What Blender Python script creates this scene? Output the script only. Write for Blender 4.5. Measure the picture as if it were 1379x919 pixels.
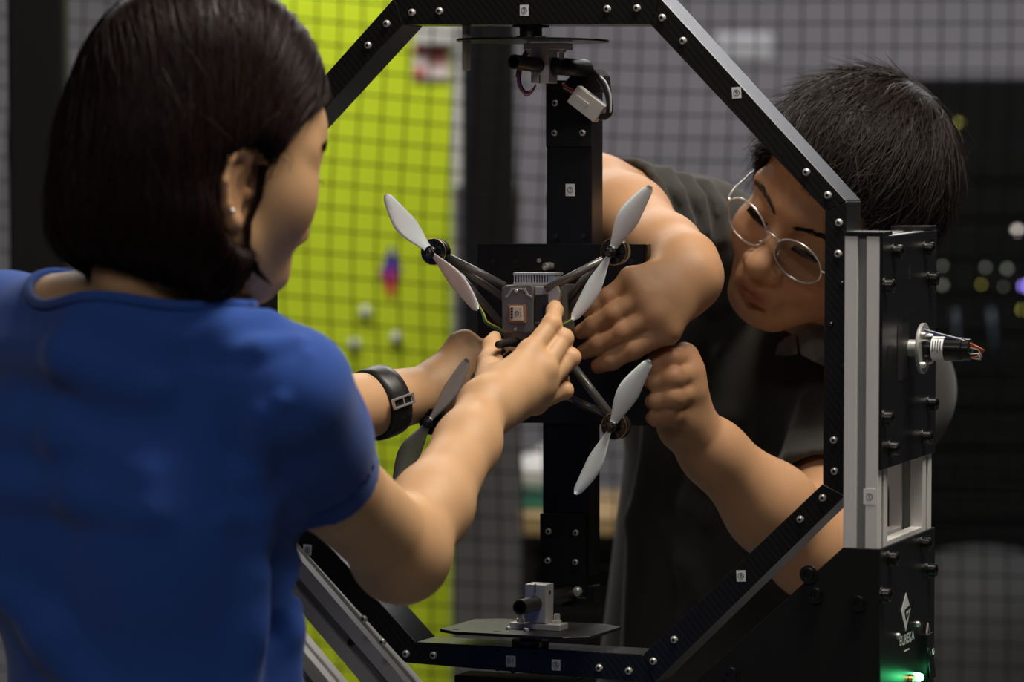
import bpy, bmesh, math, random
import numpy as np
from mathutils import Vector, Matrix
random.seed(7); np.random.seed(7)
for o in list(bpy.data.objects): bpy.data.objects.remove(o)
SC = bpy.context.scene
COL = SC.collection
R = math.radians

# ------------------------------------------------------------------ camera, world, lights, exposure
FPX = 5200.0
CAM = np.array([0.0, 0.0, 1.5])
TH = math.atan((459.5 - 130) / FPX)
AX_R = np.array([1.0, 0, 0]); AX_F = np.array([0, math.cos(TH), -math.sin(TH)]); AX_U = np.array([0, math.sin(TH), math.cos(TH)])
cam_d = bpy.data.cameras.new('camera'); cam = bpy.data.objects.new('camera', cam_d); COL.objects.link(cam)
cam.location = CAM; cam.rotation_euler = (math.pi / 2 - TH, 0, 0)
cam_d.sensor_fit = 'HORIZONTAL'; cam_d.sensor_width = 36; cam_d.lens = FPX * 36 / 1379
cam_d.clip_start = 0.05; cam_d.clip_end = 60
cam_d.dof.use_dof = True; cam_d.dof.focus_distance = 3.69; cam_d.dof.aperture_fstop = 5.2
SC.camera = cam
W = bpy.data.worlds.new('world'); SC.world = W; W.use_nodes = True
W.node_tree.nodes['Background'].inputs[0].default_value = (0.75, 0.8, 1, 1)
W.node_tree.nodes['Background'].inputs[1].default_value = 0.15
SC.view_settings.view_transform = 'Standard'; SC.view_settings.look = 'None'
SC.view_settings.exposure = 0.0; SC.view_settings.gamma = 1.0; SC.view_settings.use_curve_mapping = False

def area(name, loc, size, power, col, aim=None):
    d = bpy.data.lights.new(name, 'AREA'); d.shape = 'RECTANGLE'; d.size, d.size_y = size; d.energy = power; d.color = col
    o = bpy.data.objects.new(name, d); COL.objects.link(o); o.location = loc
    if aim is not None: o.rotation_euler = (Vector(aim) - Vector(loc)).to_track_quat('-Z', 'Y').to_euler()
    return o
area('lamp_above_machine', (0.75, 3.25, 3.1), (1.2, 0.6), 62, (1, 0.93, 0.82))
area('lamp_over_net', (-0.4, 6.55, 3.05), (2.4, 0.5), 85, (1, 0.97, 0.93))
area('lamp_at_back', (1.5, 7.7, 3.1), (2.0, 0.6), 34, (0.95, 0.95, 1))
area('lamp_behind_camera', (-0.9, 0.6, 3.05), (1.6, 0.6), 30, (1, 0.97, 0.93))

def P(px, py, D):
    return CAM + D * (AX_F + AX_R * (px - 689.5) / FPX + AX_U * (459.5 - py) / FPX)
def ray(px, py):
    d = AX_F + AX_R * (px - 689.5) / FPX + AX_U * (459.5 - py) / FPX
    return d
def nrm(v):
    v = np.asarray(v, float); return v / np.linalg.norm(v)

# ------------------------------------------------------------------ materials
def mat(name, col, rough=0.5, metal=0.0, noise=0.0, scale=20, bump=0.0, bscale=200, spec=0.5, **kw):
    m = bpy.data.materials.new(name); m.use_nodes = True
    nt = m.node_tree; b = nt.nodes['Principled BSDF']
    b.inputs['Base Color'].default_value = (*col, 1); b.inputs['Roughness'].default_value = rough
    b.inputs['Metallic'].default_value = metal; b.inputs['Specular IOR Level'].default_value = spec
    for k, v in kw.items(): b.inputs[k.replace('_', ' ')].default_value = v
    tc = nt.nodes.new('ShaderNodeTexCoord')
    if noise:
        n = nt.nodes.new('ShaderNodeTexNoise'); n.inputs['Scale'].default_value = scale; n.inputs['Detail'].default_value = 5
        nt.links.new(tc.outputs['Object'], n.inputs['Vector'])
        mx = nt.nodes.new('ShaderNodeMixRGB'); mx.name = 'vary'
        mx.inputs[1].default_value = (*[c * (1 - noise) for c in col], 1); mx.inputs[2].default_value = (*[min(1, c * (1 + noise)) for c in col], 1)
        nt.links.new(n.outputs['Fac'], mx.inputs[0]); nt.links.new(mx.outputs[0], b.inputs['Base Color'])
    if bump:
        n2 = nt.nodes.new('ShaderNodeTexNoise'); n2.inputs['Scale'].default_value = bscale; n2.inputs['Detail'].default_value = 3
        nt.links.new(tc.outputs['Object'], n2.inputs['Vector'])
        bp = nt.nodes.new('ShaderNodeBump'); bp.inputs['Strength'].default_value = bump; bp.inputs['Distance'].default_value = 0.001
        nt.links.new(n2.outputs['Fac'], bp.inputs['Height']); nt.links.new(bp.outputs[0], b.inputs['Normal'])
    return m
def tint_mat(m):
    """multiply the base colour by the mesh's colour attribute (lips, knuckles, strand to strand variation)"""
    nt = m.node_tree; b = nt.nodes['Principled BSDF']
    at = nt.nodes.new('ShaderNodeVertexColor'); at.layer_name = 'tint'
    mx = nt.nodes.new('ShaderNodeMixRGB'); mx.blend_type = 'MULTIPLY'; mx.inputs[0].default_value = 1
    src = b.inputs['Base Color']
    if src.is_linked: nt.links.new(src.links[0].from_socket, mx.inputs[1])
    else: mx.inputs[1].default_value = src.default_value
    nt.links.new(at.outputs[0], mx.inputs[2]); nt.links.new(mx.outputs[0], src)
    return m
def carbon(name, rot=0.0):
    m = mat(name, (0.010, 0.010, 0.010), 0.27, spec=0.6)
    nt = m.node_tree; b = nt.nodes['Principled BSDF']
    tc = nt.nodes.new('ShaderNodeTexCoord'); mp = nt.nodes.new('ShaderNodeMapping')
    mp.inputs['Rotation'].default_value = (0, R(38) + rot, 0)
    wv = nt.nodes.new('ShaderNodeTexWave'); wv.inputs['Scale'].default_value = 60; wv.inputs['Distortion'].default_value = 0
    nt.links.new(tc.outputs['Object'], mp.inputs[0]); nt.links.new(mp.outputs[0], wv.inputs[0])
    rp = nt.nodes.new('ShaderNodeMixRGB'); rp.inputs[1].default_value = (0.007, 0.007, 0.007, 1); rp.inputs[2].default_value = (0.014, 0.0135, 0.013, 1)
    nt.links.new(wv.outputs['Fac'], rp.inputs[0]); nt.links.new(rp.outputs[0], b.inputs['Base Color'])
    return m
M = {}
M['carbon'] = carbon('carbon_fibre')
M['black'] = mat('black_anodised', (0.008, 0.008, 0.009), 0.38, noise=0.2, scale=60, spec=0.3)
M['black_matte'] = mat('black_matte', (0.007, 0.007, 0.007), 0.6, noise=0.2, scale=60, spec=0.25)
M['black_gloss'] = mat('black_gloss', (0.008, 0.008, 0.008), 0.22)
M['rubber'] = mat('black_rubber', (0.012, 0.011, 0.011), 0.42, noise=0.2, scale=80)
M['steel'] = mat('bolt_steel', (0.70, 0.68, 0.64), 0.30, 0.6, noise=0.1)
M['dark_steel'] = mat('dark_steel', (0.085, 0.082, 0.08), 0.3, 1.0, noise=0.1)
M['alu'] = mat('brushed_aluminium', (0.82, 0.80, 0.77), 0.5, 0.1, noise=0.06, scale=40)
M['alu_bright'] = mat('machined_aluminium', (0.66, 0.65, 0.63), 0.35, 0.6, noise=0.06, scale=80)
M['alu_slot'] = mat('aluminium_slot', (0.28, 0.28, 0.27), 0.5, 0.3, noise=0.1)
M['chrome'] = mat('chrome', (0.78, 0.77, 0.75), 0.2, 0.75, noise=0.05)
M['gold'] = mat('gold_ring', (0.75, 0.5, 0.16), 0.3, 1.0, noise=0.05)
M['sticker'] = mat('white_sticker', (0.85, 0.85, 0.85), 0.6, noise=0.04, scale=200)
M['ink'] = mat('black_ink', (0.01, 0.01, 0.01), 0.6, noise=0.1)
M['white_print'] = mat('white_print', (0.75, 0.75, 0.75), 0.6, noise=0.04)
M['grey_shell'] = mat('grey_shell', (0.20, 0.185, 0.17), 0.38, 0.55, noise=0.12, scale=90)
M['grey_shell_light'] = mat('grey_shell_light', (0.42, 0.41, 0.39), 0.4, 0.5, noise=0.1, scale=90)
M['tube_grey'] = mat('grey_carbon_tube', (0.14, 0.13, 0.125), 0.3, 0.25, noise=0.15, scale=120)
M['prop'] = mat('translucent_white_plastic', (0.86, 0.88, 0.90), 0.3, noise=0.04, scale=30, Transmission_Weight=0.12, IOR=1.2, Subsurface_Weight=0.3, Subsurface_Scale=0.004)
M['prop_shaded'] = mat('shaded_white_plastic', (0.46, 0.44, 0.43), 0.25, noise=0.05, scale=30, Transmission_Weight=0.35, IOR=1.2)  # white propeller plastic greyed: the shadow on it is put into the colour
M['copper_tan'] = mat('brown_ceramic', (0.24, 0.11, 0.06), 0.5, noise=0.1)
M['cream'] = mat('cream_ceramic', (0.62, 0.53, 0.44), 0.5, noise=0.05)
M['conn'] = mat('white_connector', (0.85, 0.80, 0.72), 0.45, noise=0.05, Subsurface_Weight=0.1)
for n, c in dict(red=(0.45, 0.03, 0.02), orange=(0.6, 0.16, 0.03), yellow=(0.62, 0.5, 0.03), green=(0.02, 0.13, 0.08), blue=(0.03, 0.06, 0.35), white=(0.65, 0.62, 0.6), wblack=(0.01, 0.01, 0.01), teal=(0.02, 0.16, 0.14), brown=(0.1, 0.02, 0.015), purple=(0.12, 0.03, 0.22)).items():
    M['w_' + n] = mat('wire_' + n, c, 0.4, noise=0.05)
M['lime'] = mat('lime_yellow_paint', (0.50, 0.62, 0.008), 0.55, noise=0.06, scale=3)
M['edge_white'] = mat('white_edge_trim', (0.45, 0.45, 0.42), 0.5, noise=0.05)
M['wall'] = mat('grey_wall', (0.26, 0.245, 0.27), 0.8, noise=0.12, scale=2.5, bump=0.2)
M['wall_dark'] = mat('dark_wall', (0.035, 0.035, 0.037), 0.8, noise=0.2, scale=2)
M['floor'] = mat('grey_floor', (0.12, 0.12, 0.12), 0.5, noise=0.15, scale=6)
M['ceiling'] = mat('grey_ceiling', (0.40, 0.40, 0.41), 0.9, noise=0.1)
M['net'] = mat('black_net_cord', (0.004, 0.004, 0.004), 0.9, spec=0.1, noise=0.2)
M['navy'] = mat('navy_gap_strip', (0.006, 0.008, 0.014), 0.8, noise=0.3, scale=8)
M['brownblack'] = mat('dark_brown_curtain', (0.007, 0.006, 0.0055), 0.9, noise=0.3, scale=8)
M['rack'] = mat('black_rack', (0.0035, 0.0035, 0.0035), 0.6, noise=0.3, scale=10, spec=0.12)
M['wood'] = mat('pale_wood', (0.42, 0.28, 0.13), 0.5, noise=0.2, scale=12)
M['whitebag'] = mat('white_plastic_bag', (0.8, 0.78, 0.76), 0.5, noise=0.05)
M['greenbox'] = mat('green_box', (0.02, 0.16, 0.11), 0.5, noise=0.1)
M['poster'] = mat('pale_poster', (0.62, 0.52, 0.5), 0.6, noise=0.08)
M['posterred'] = mat('red_poster_print', (0.45, 0.05, 0.05), 0.6, noise=0.15)
M['sign_grey'] = mat('grey_sign', (0.4, 0.4, 0.42), 0.6, noise=0.08)

def skin(name, col):
    m = mat(name, col, 0.52, noise=0.10, scale=35, bump=0.18, bscale=900, spec=0.4, Subsurface_Weight=0.12, Subsurface_Scale=0.01)
    m.node_tree.nodes['Principled BSDF'].inputs['Subsurface Radius'].default_value = (1.0, 0.4, 0.2)
    return tint_mat(m)
M['skin_w'] = skin('skin_warm_light', (0.62, 0.36, 0.185))
M['skin_m'] = skin('skin_warm_tan', (0.52, 0.28, 0.145))
M['hair_w'] = tint_mat(mat('dark_brown_hair', (0.015, 0.0058, 0.0052), 0.42, spec=0.16))
M['hair_m'] = tint_mat(mat('black_brown_hair', (0.018, 0.0125, 0.011), 0.42, spec=0.28))
def cloth(name, col, scale=1500, noise=0.12):
    m = mat(name, col, 0.85, noise=noise, scale=14, bump=0.25, bscale=scale, spec=0.2, Sheen_Weight=0.15)
    return m
M['blue_tee'] = cloth('royal_blue_cotton', (0.024, 0.078, 0.34))
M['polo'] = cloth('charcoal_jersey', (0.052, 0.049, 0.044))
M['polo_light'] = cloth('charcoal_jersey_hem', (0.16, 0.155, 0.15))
M['denim'] = cloth('dark_trousers', (0.015, 0.017, 0.024))
M['eyewhite'] = mat('eye_white', (0.55, 0.5, 0.47), 0.2, noise=0.03)
M['iris'] = mat('dark_iris', (0.012, 0.007, 0.005), 0.15, noise=0.1)
def glass(name):
    m = bpy.data.materials.new(name); m.use_nodes = True; nt = m.node_tree; nt.nodes.clear()
    o = nt.nodes.new('ShaderNodeOutputMaterial'); t = nt.nodes.new('ShaderNodeBsdfTransparent'); g = nt.nodes.new('ShaderNodeBsdfGlossy')
    t.inputs[0].default_value = (0.93, 0.93, 0.93, 1); g.inputs['Roughness'].default_value = 0.05; f = nt.nodes.new('ShaderNodeFresnel'); f.inputs[0].default_value = 1.5
    x = nt.nodes.new('ShaderNodeMixShader'); nt.links.new(f.outputs[0], x.inputs[0]); nt.links.new(t.outputs[0], x.inputs[1]); nt.links.new(g.outputs[0], x.inputs[2]); nt.links.new(x.outputs[0], o.inputs[0])
    return m
M['lens'] = glass('spectacle_lens')
def emit(name, col, s):
    m = mat(name, col, 0.4); b = m.node_tree.nodes['Principled BSDF']
    b.inputs['Emission Color'].default_value = (*col, 1); b.inputs['Emission Strength'].default_value = s
    return m

# ------------------------------------------------------------------ mesh helpers
ORG = {}
class MB:
    def __init__(s): s.v = []; s.f = []
    def add(s, vs, fs):
        n = len(s.v); s.v += [tuple(map(float, v)) for v in vs]; s.f += [tuple(i + n for i in f) for f in fs]; return s
    def prism(s, pts, ext):
        pts = [np.asarray(p, float) for p in pts]; n = len(pts); ext = np.asarray(ext, float)
        nn = np.zeros(3)
        for i in range(n): nn += np.cross(pts[i] - pts[0], pts[(i + 1) % n] - pts[0])
        if np.dot(nn, ext) > 0: pts = pts[::-1]
        vs = pts + [p + ext for p in pts]
        fs = [tuple(range(n)), tuple(range(2 * n - 1, n - 1, -1))] + [(i, i + n, (i + 1) % n + n, (i + 1) % n) for i in range(n)]
        return s.add(vs, fs)
    def box(s, c, ax, h):
        c = np.asarray(c, float); a, b, d = [np.asarray(x, float) * k for x, k in zip(ax, h)]
        return s.prism([c - a - b - d, c + a - b - d, c + a + b - d, c - a + b - d], 2 * d)
    def tube(s, pts, r, n=8, cap=True):
        pts = [np.asarray(p, float) for p in pts]; m = len(pts)
        rs = [r] * m if np.isscalar(r) else r
        t0 = nrm(pts[1] - pts[0]); ref = np.array([0, 0, 1.0]) if abs(t0[2]) < 0.9 else np.array([1.0, 0, 0])
        a = nrm(np.cross(t0, ref)); vs = []
        for i in range(m):
            t = nrm(pts[min(i + 1, m - 1)] - pts[max(i - 1, 0)])
            a = nrm(a - t * np.dot(a, t)); b = np.cross(t, a)
            for k in range(n):
                q = 2 * math.pi * k / n; vs.append(pts[i] + rs[i] * (a * math.cos(q) + b * math.sin(q)))
        fs = []
        for i in range(m - 1):
            for k in range(n): fs.append((i * n + k, i * n + (k + 1) % n, (i + 1) * n + (k + 1) % n, (i + 1) * n + k))
        if cap: fs += [tuple(range(n - 1, -1, -1)), tuple(range((m - 1) * n, m * n))]
        return s.add(vs, fs)
    def lathe(s, c, axis, prof, n=24, sx=None):
        """prof: list of (radius, height along axis)"""
        axis = nrm(axis); ref = np.array([0, 0, 1.0]) if abs(axis[2]) < 0.9 else np.array([1.0, 0, 0])
        a = nrm(np.cross(axis, ref)); b = np.cross(axis, a); vs = []; c = np.asarray(c, float)
        for r_, h in prof:
            for k in range(n):
                q = 2 * math.pi * k / n; vs.append(c + axis * h + max(r_, 1e-5) * (a * math.cos(q) + b * math.sin(q)))
        m = len(prof); fs = []
        for i in range(m - 1):
            for k in range(n): fs.append((i * n + k, i * n + (k + 1) % n, (i + 1) * n + (k + 1) % n, (i + 1) * n + k))
        fs += [tuple(range(n - 1, -1, -1)), tuple(range((m - 1) * n, m * n))]
        return s.add(vs, fs)
    def torus(s, c, axis, Rr, r, n=32, k=8, sx=1.0, ax_a=None):
        axis = nrm(axis)
        if ax_a is None:
            ref = np.array([0, 0, 1.0]) if abs(axis[2]) < 0.9 else np.array([1.0, 0, 0]); a = nrm(np.cross(axis, ref))
        else: a = nrm(ax_a)
        b = np.cross(axis, a); c = np.asarray(c, float); vs = []; fs = []
        for i in range(n):
            q = 2 * math.pi * i / n; d = a * math.cos(q) * sx + b * math.sin(q); ctr = c + Rr * d; dn = nrm(d)
            for j in range(k):
                e = 2 * math.pi * j / k; vs.append(ctr + r * (dn * math.cos(e) + axis * math.sin(e)))
        for i in range(n):
            for j in range(k): fs.append((i * k + j, ((i + 1) % n) * k + j, ((i + 1) % n) * k + (j + 1) % k, i * k + (j + 1) % k))
        return s.add(vs, fs)
    def build(s, name, m, parent=None, smooth=False, bevel=0.0, seg=2):
        return mesh_obj(name, np.array(s.v), s.f, m, parent, smooth, bevel, seg)
def mesh_obj(name, V, F, m, parent=None, smooth=False, bevel=0.0, seg=2, tint=None, org=None):
    me = bpy.data.meshes.new(name)
    V = np.asarray(V, float)
    if parent is not None: o0 = ORG[parent.name]
    else: o0 = np.array(org, float) if org is not None else np.array([(V[:, 0].min() + V[:, 0].max()) / 2, (V[:, 1].min() + V[:, 1].max()) / 2, V[:, 2].min()])
    me.from_pydata((V - o0).tolist(), [], F if isinstance(F, list) else F.tolist())
    if tint is not None:
        a = me.color_attributes.new('tint', 'FLOAT_COLOR', 'POINT')
        c = np.ones((len(V), 4), np.float32); c[:, :3] = tint; a.data.foreach_set('color', c.ravel())
    me.materials.append(m); me.update()
    o = bpy.data.objects.new(name, me); COL.objects.link(o)
    if smooth: me.polygons.foreach_set('use_smooth', [True] * len(me.polygons))
    if parent is not None: o.parent = parent
    else: o.location = o0
    ORG[o.name] = o0
    if bevel:
        b = o.modifiers.new('bevel', 'BEVEL'); b.width = bevel; b.segments = seg; b.limit_method = 'ANGLE'; b.angle_limit = R(40)
        b.harden_normals = False
    return o
def smooth_by_angle(o, a=40):
    me = o.data; me.polygons.foreach_set('use_smooth', [True] * len(me.polygons))
    bm = bmesh.new(); bm.from_mesh(me)
    for e in bm.edges:
        if len(e.link_faces) == 2 and e.calc_face_angle(0) > R(a): e.smooth = False
    bm.to_mesh(me); bm.free(); return o
def thing(name, label, cat, loc, group=None):
    o = bpy.data.objects.new(name, None); COL.objects.link(o); o.location = loc; o.empty_display_size = 0.1
    ORG[o.name] = np.array(loc, float); tag(o, label, cat, group); return o
def tag(o, label, cat, group=None):
    o['label'] = label; o['category'] = cat
    if group: o['group'] = group
    return o
def struct(o): o['kind'] = 'structure'; return o
def text_mesh(body, c, ax, up, size, m, name, parent, nrm_off=0.0, bold=0.0):
    cu = bpy.data.curves.new('t', 'FONT'); cu.body = body; cu.size = 1.0; cu.align_x = 'CENTER'; cu.align_y = 'CENTER'; cu.offset = bold; cu.resolution_u = 3
    ob = bpy.data.objects.new('t', cu); COL.objects.link(ob)
    bpy.context.view_layer.update()
    me = bpy.data.meshes.new_from_object(ob.evaluated_get(bpy.context.evaluated_depsgraph_get()))
    ax = nrm(ax); up = nrm(up); n = np.cross(ax, up)
    V = np.array([v.co[:] for v in me.vertices]); F = [tuple(p.vertices) for p in me.polygons]
    bpy.data.objects.remove(ob); bpy.data.curves.remove(cu); bpy.data.meshes.remove(me)
    s = size if not np.isscalar(size) else (size, size)
    V = np.asarray(c) + V[:, :1] * s[0] * ax + V[:, 1:2] * s[1] * up + n * nrm_off
    return mesh_obj(name, V, F, m, parent)

# ------------------------------------------------------------------ signed distance modelling for bodies and cloth
class SDF:
    def __init__(s): s.p = []
    def cone(s, a, b, ra, rb=None, k=0.01, op='+'):
        a = np.asarray(a, float); b = np.asarray(b, float); rb = ra if rb is None else rb; ba = b - a; l2 = max(np.dot(ba, ba), 1e-12)
        def f(p):
            q = p - a; t = np.clip((q @ ba) / l2, 0, 1)
            return np.sqrt(((q - t[..., None] * ba) ** 2).sum(-1)) - (ra + (rb - ra) * t)
        s.p.append((op, k, f)); return s
    def chain(s, pts, rs, k=0.01, op='+', k0=None):
        for i in range(len(pts) - 1): s.cone(pts[i], pts[i + 1], rs[i], rs[i + 1], k0 if (k0 is not None and i == 0) else k, op)
        return s
    def ball(s, c, r, k=0.01, op='+'): return s.cone(c, np.asarray(c, float) + 1e-5, r, r, k, op)
    def ell(s, c, r, ax=None, k=0.01, op='+'):
        c = np.asarray(c, float); r = np.asarray(r, float); A = np.eye(3) if ax is None else np.asarray(ax, float)
        def f(p):
            q = (p - c) @ A.T; k0 = np.sqrt(((q / r) ** 2).sum(-1)); k1 = np.sqrt(((q / r ** 2) ** 2).sum(-1))
            return k0 * (k0 - 1) / np.maximum(k1, 1e-6)
        s.p.append((op, k, f)); return s
    def ecap(s, a, b, ra, rb, ax_l, k=0.02, op='+'):
        """tapered limb of elliptical section: ra, rb = (lateral, depth) radii at the ends"""
        a = np.asarray(a, float); b = np.asarray(b, float); ba = b - a; L = np.linalg.norm(ba); t_ = ba / L
        l_ = nrm(np.asarray(ax_l) - t_ * np.dot(ax_l, t_)); d_ = np.cross(t_, l_)
        def f(p):
            q = p - a; h = q @ t_; t = np.clip(h / L, 0, 1); rl = ra[0] + (rb[0] - ra[0]) * t; rd = ra[1] + (rb[1] - ra[1]) * t
            e = h - t * L; m = np.minimum(rl, rd)
            x = q @ l_; y = q @ d_; z = e * 1.0
            k0 = np.sqrt((x / rl) ** 2 + (y / rd) ** 2 + (z / m) ** 2); k1 = np.sqrt((x / rl ** 2) ** 2 + (y / rd ** 2) ** 2 + (z / m ** 2) ** 2)
            return k0 * (k0 - 1) / np.maximum(k1, 1e-6)
        s.p.append((op, k, f)); return s
    def plane(s, c, n, k=0.002, op='-'):
        """op '-' removes the side the normal points to"""
        c = np.asarray(c, float); n = nrm(n)
        s.p.append((op, k, lambda p: -((p - c) @ n))); return s
    def custom(s, f, k=0.01, op='+'): s.p.append((op, k, f)); return s
    def eval(s, p, sel=None):
        d = np.full(p.shape[:-1], 1.0)
        for i, (op, k, f) in enumerate(s.p):
            if sel is not None and not sel[i]: continue
            e = f(p)
            if op == '+':
                h = np.clip(0.5 + 0.5 * (e - d) / k, 0, 1); d = e * (1 - h) + d * h - k * h * (1 - h)
            else:
                h = np.clip(0.5 - 0.5 * (e + d) / k, 0, 1); d = d * (1 - h) - e * h + k * h * (1 - h)
        return d
    def grad(s, p, e=0.0015):
        g = np.stack([s.eval(p + np.eye(3)[i] * e) - s.eval(p - np.eye(3)[i] * e) for i in range(3)], -1)
        return g / np.maximum(np.linalg.norm(g, axis=-1, keepdims=True), 1e-9)
    def hit(s, px, py, d0=2.6, d1=4.8):
        d = ray(px, py); t = d0
        for _ in range(120):
            e = float(s.eval((CAM + t * d)[None])[0])
            if abs(e) < 3e-4: break
            t += max(e * 0.8, 2e-4) if e > 0 else e * 0.8
            if t > d1: break
        return t
    def mesh(s, lo, hi, h, nb=20):
        lo = np.asarray(lo, float); hi = np.asarray(hi, float)
        n = np.ceil((hi - lo) / h).astype(int) + 1; nbk = np.ceil(n / nb).astype(int); n = nbk * nb
        G = np.ones(n, np.float32)
        bi = np.stack(np.meshgrid(*[np.arange(k) for k in nbk], indexing='ij'), -1).reshape(-1, 3)
        ctr = lo + (bi * nb + (nb - 1) / 2) * h; hd = nb * h * 0.87
        D = np.stack([f(ctr) for op, k, f in s.p], 1); ks = np.array([k for op, k, f in s.p])
        near = D < hd * 1.25 + ks * 2 + 0.004; plus = np.array([op == '+' for op, k, f in s.p])
        tot = s.eval(ctr)
        off = np.stack(np.meshgrid(*[np.arange(nb)] * 3, indexing='ij'), -1) * h
        for i in range(len(bi)):
            b = bi[i] * nb; sl = tuple(slice(x, x + nb) for x in b)
            if not (near[i] & plus).any(): continue
            if tot[i] < -hd * 1.6: G[sl] = -1; continue
            G[sl] = s.eval(lo + b * h + off, near[i])
        I = G < 0
        c8 = [I[x:n[0] - 1 + x, y:n[1] - 1 + y, z:n[2] - 1 + z] for x in (0, 1) for y in (0, 1) for z in (0, 1)]
        anyc = c8[0].copy(); allc = c8[0].copy()
        for c in c8[1:]: anyc |= c; allc &= c
        act = anyc & ~allc; idx = np.argwhere(act); m = len(idx)
        vid = np.full(act.shape, -1, np.int64); vid[tuple(idx.T)] = np.arange(m)
        acc = np.zeros((m, 3)); cnt = np.zeros(m)
        cor = [(x, y, z) for x in (0, 1) for y in (0, 1) for z in (0, 1)]
        vals = {c: G[idx[:, 0] + c[0], idx[:, 1] + c[1], idx[:, 2] + c[2]].astype(float) for c in cor}
        for c in cor:
            for a in range(3):
                if c[a] == 0:
                    e = list(c); e[a] = 1; e = tuple(e); va, vb = vals[c], vals[e]; cr = (va < 0) != (vb < 0)
                    t = np.where(cr, va / np.where(cr, va - vb, 1), 0); pt = np.array(c, float)[None] + t[:, None] * np.eye(3)[a]
                    acc[cr] += pt[cr]; cnt[cr] += 1
        V = lo + (idx + acc / np.maximum(cnt, 1)[:, None]) * h
        F = []
        for a in range(3):
            b, c = (a + 1) % 3, (a + 2) % 3
            s0 = [slice(None)] * 3; s1 = [slice(None)] * 3; s0[a] = slice(0, -1); s1[a] = slice(1, None)
            A, B = I[tuple(s0)], I[tuple(s1)]; ch = np.argwhere(A != B)
            ch = ch[(ch[:, b] > 0) & (ch[:, c] > 0) & (ch[:, b] < n[b] - 1) & (ch[:, c] < n[c] - 1) & (ch[:, a] < n[a] - 1)]
            flip = ~A[tuple(ch.T)]
            eb = np.eye(3, dtype=int)[b]; ec = np.eye(3, dtype=int)[c]
            q = np.stack([vid[tuple((ch - o).T)] for o in (np.zeros(3, int), eb, eb + ec, ec)], 1)
            q[flip] = q[flip][:, ::-1]; q = q[:, ::-1] if False else q
            F.append(q)
        F = np.concatenate(F); F = F[(F >= 0).all(1)]
        return V, F
    def clip_mesh(s, pts, pad, h):
        pts = np.array(pts); return s.mesh(pts.min(0) - pad, pts.max(0) + pad, h)
def join(parts):
    V = []; F = []; n = 0
    for v, f in parts: V.append(v); F.append(f + n); n += len(v)
    return np.concatenate(V), np.concatenate(F)


# ------------------------------------------------------------------ room
def room():
    X0, X1, Y0, Y1, Z1 = -3.6, 3.6, -2.0, 9.6, 3.3
    def slab(name, lo, hi, m):
        lo, hi = np.array(lo), np.array(hi); b = MB(); b.box((lo + hi) / 2, np.eye(3), (hi - lo) / 2); return struct(b.build(name, m))
    slab('floor', (X0, Y0, -0.1), (X1, Y1, 0), M['floor'])
    slab('ceiling', (X0, Y0, Z1), (X1, Y1, Z1 + 0.1), M['ceiling'])
    slab('wall_back', (X0, Y1, 0), (X1, Y1 + 0.1, Z1), M['wall'])
    slab('wall_left', (X0 - 0.1, Y0, 0), (X0, Y1, Z1), M['wall_dark'])
    slab('wall_right', (X1, Y0, 0), (X1 + 0.1, Y1, Z1), M['wall_dark'])
    slab('wall_front', (X0, Y0 - 0.1, 0), (X1, Y0, Z1), M['wall_dark'])
room()
def upright(name, x0, x1, D, depth, m, label, cat, z0=0.0, z1=2.9):
    """a vertical box seen between two picture columns at a given distance"""
    a = P(x0, 459.5, D); b = P(x1, 459.5, D); o = MB()
    o.box(((a[0] + b[0]) / 2, a[1] + depth / 2, (z0 + z1) / 2), np.eye(3), ((b[0] - a[0]) / 2, depth / 2, (z1 - z0) / 2))
    return tag(o.build(name, m, bevel=0.004), label, cat)
upright('cage_post', 13, 88, 5.0, 0.07, M['black_matte'], 'black upright cage post behind the woman, at the left edge', 'post')
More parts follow.
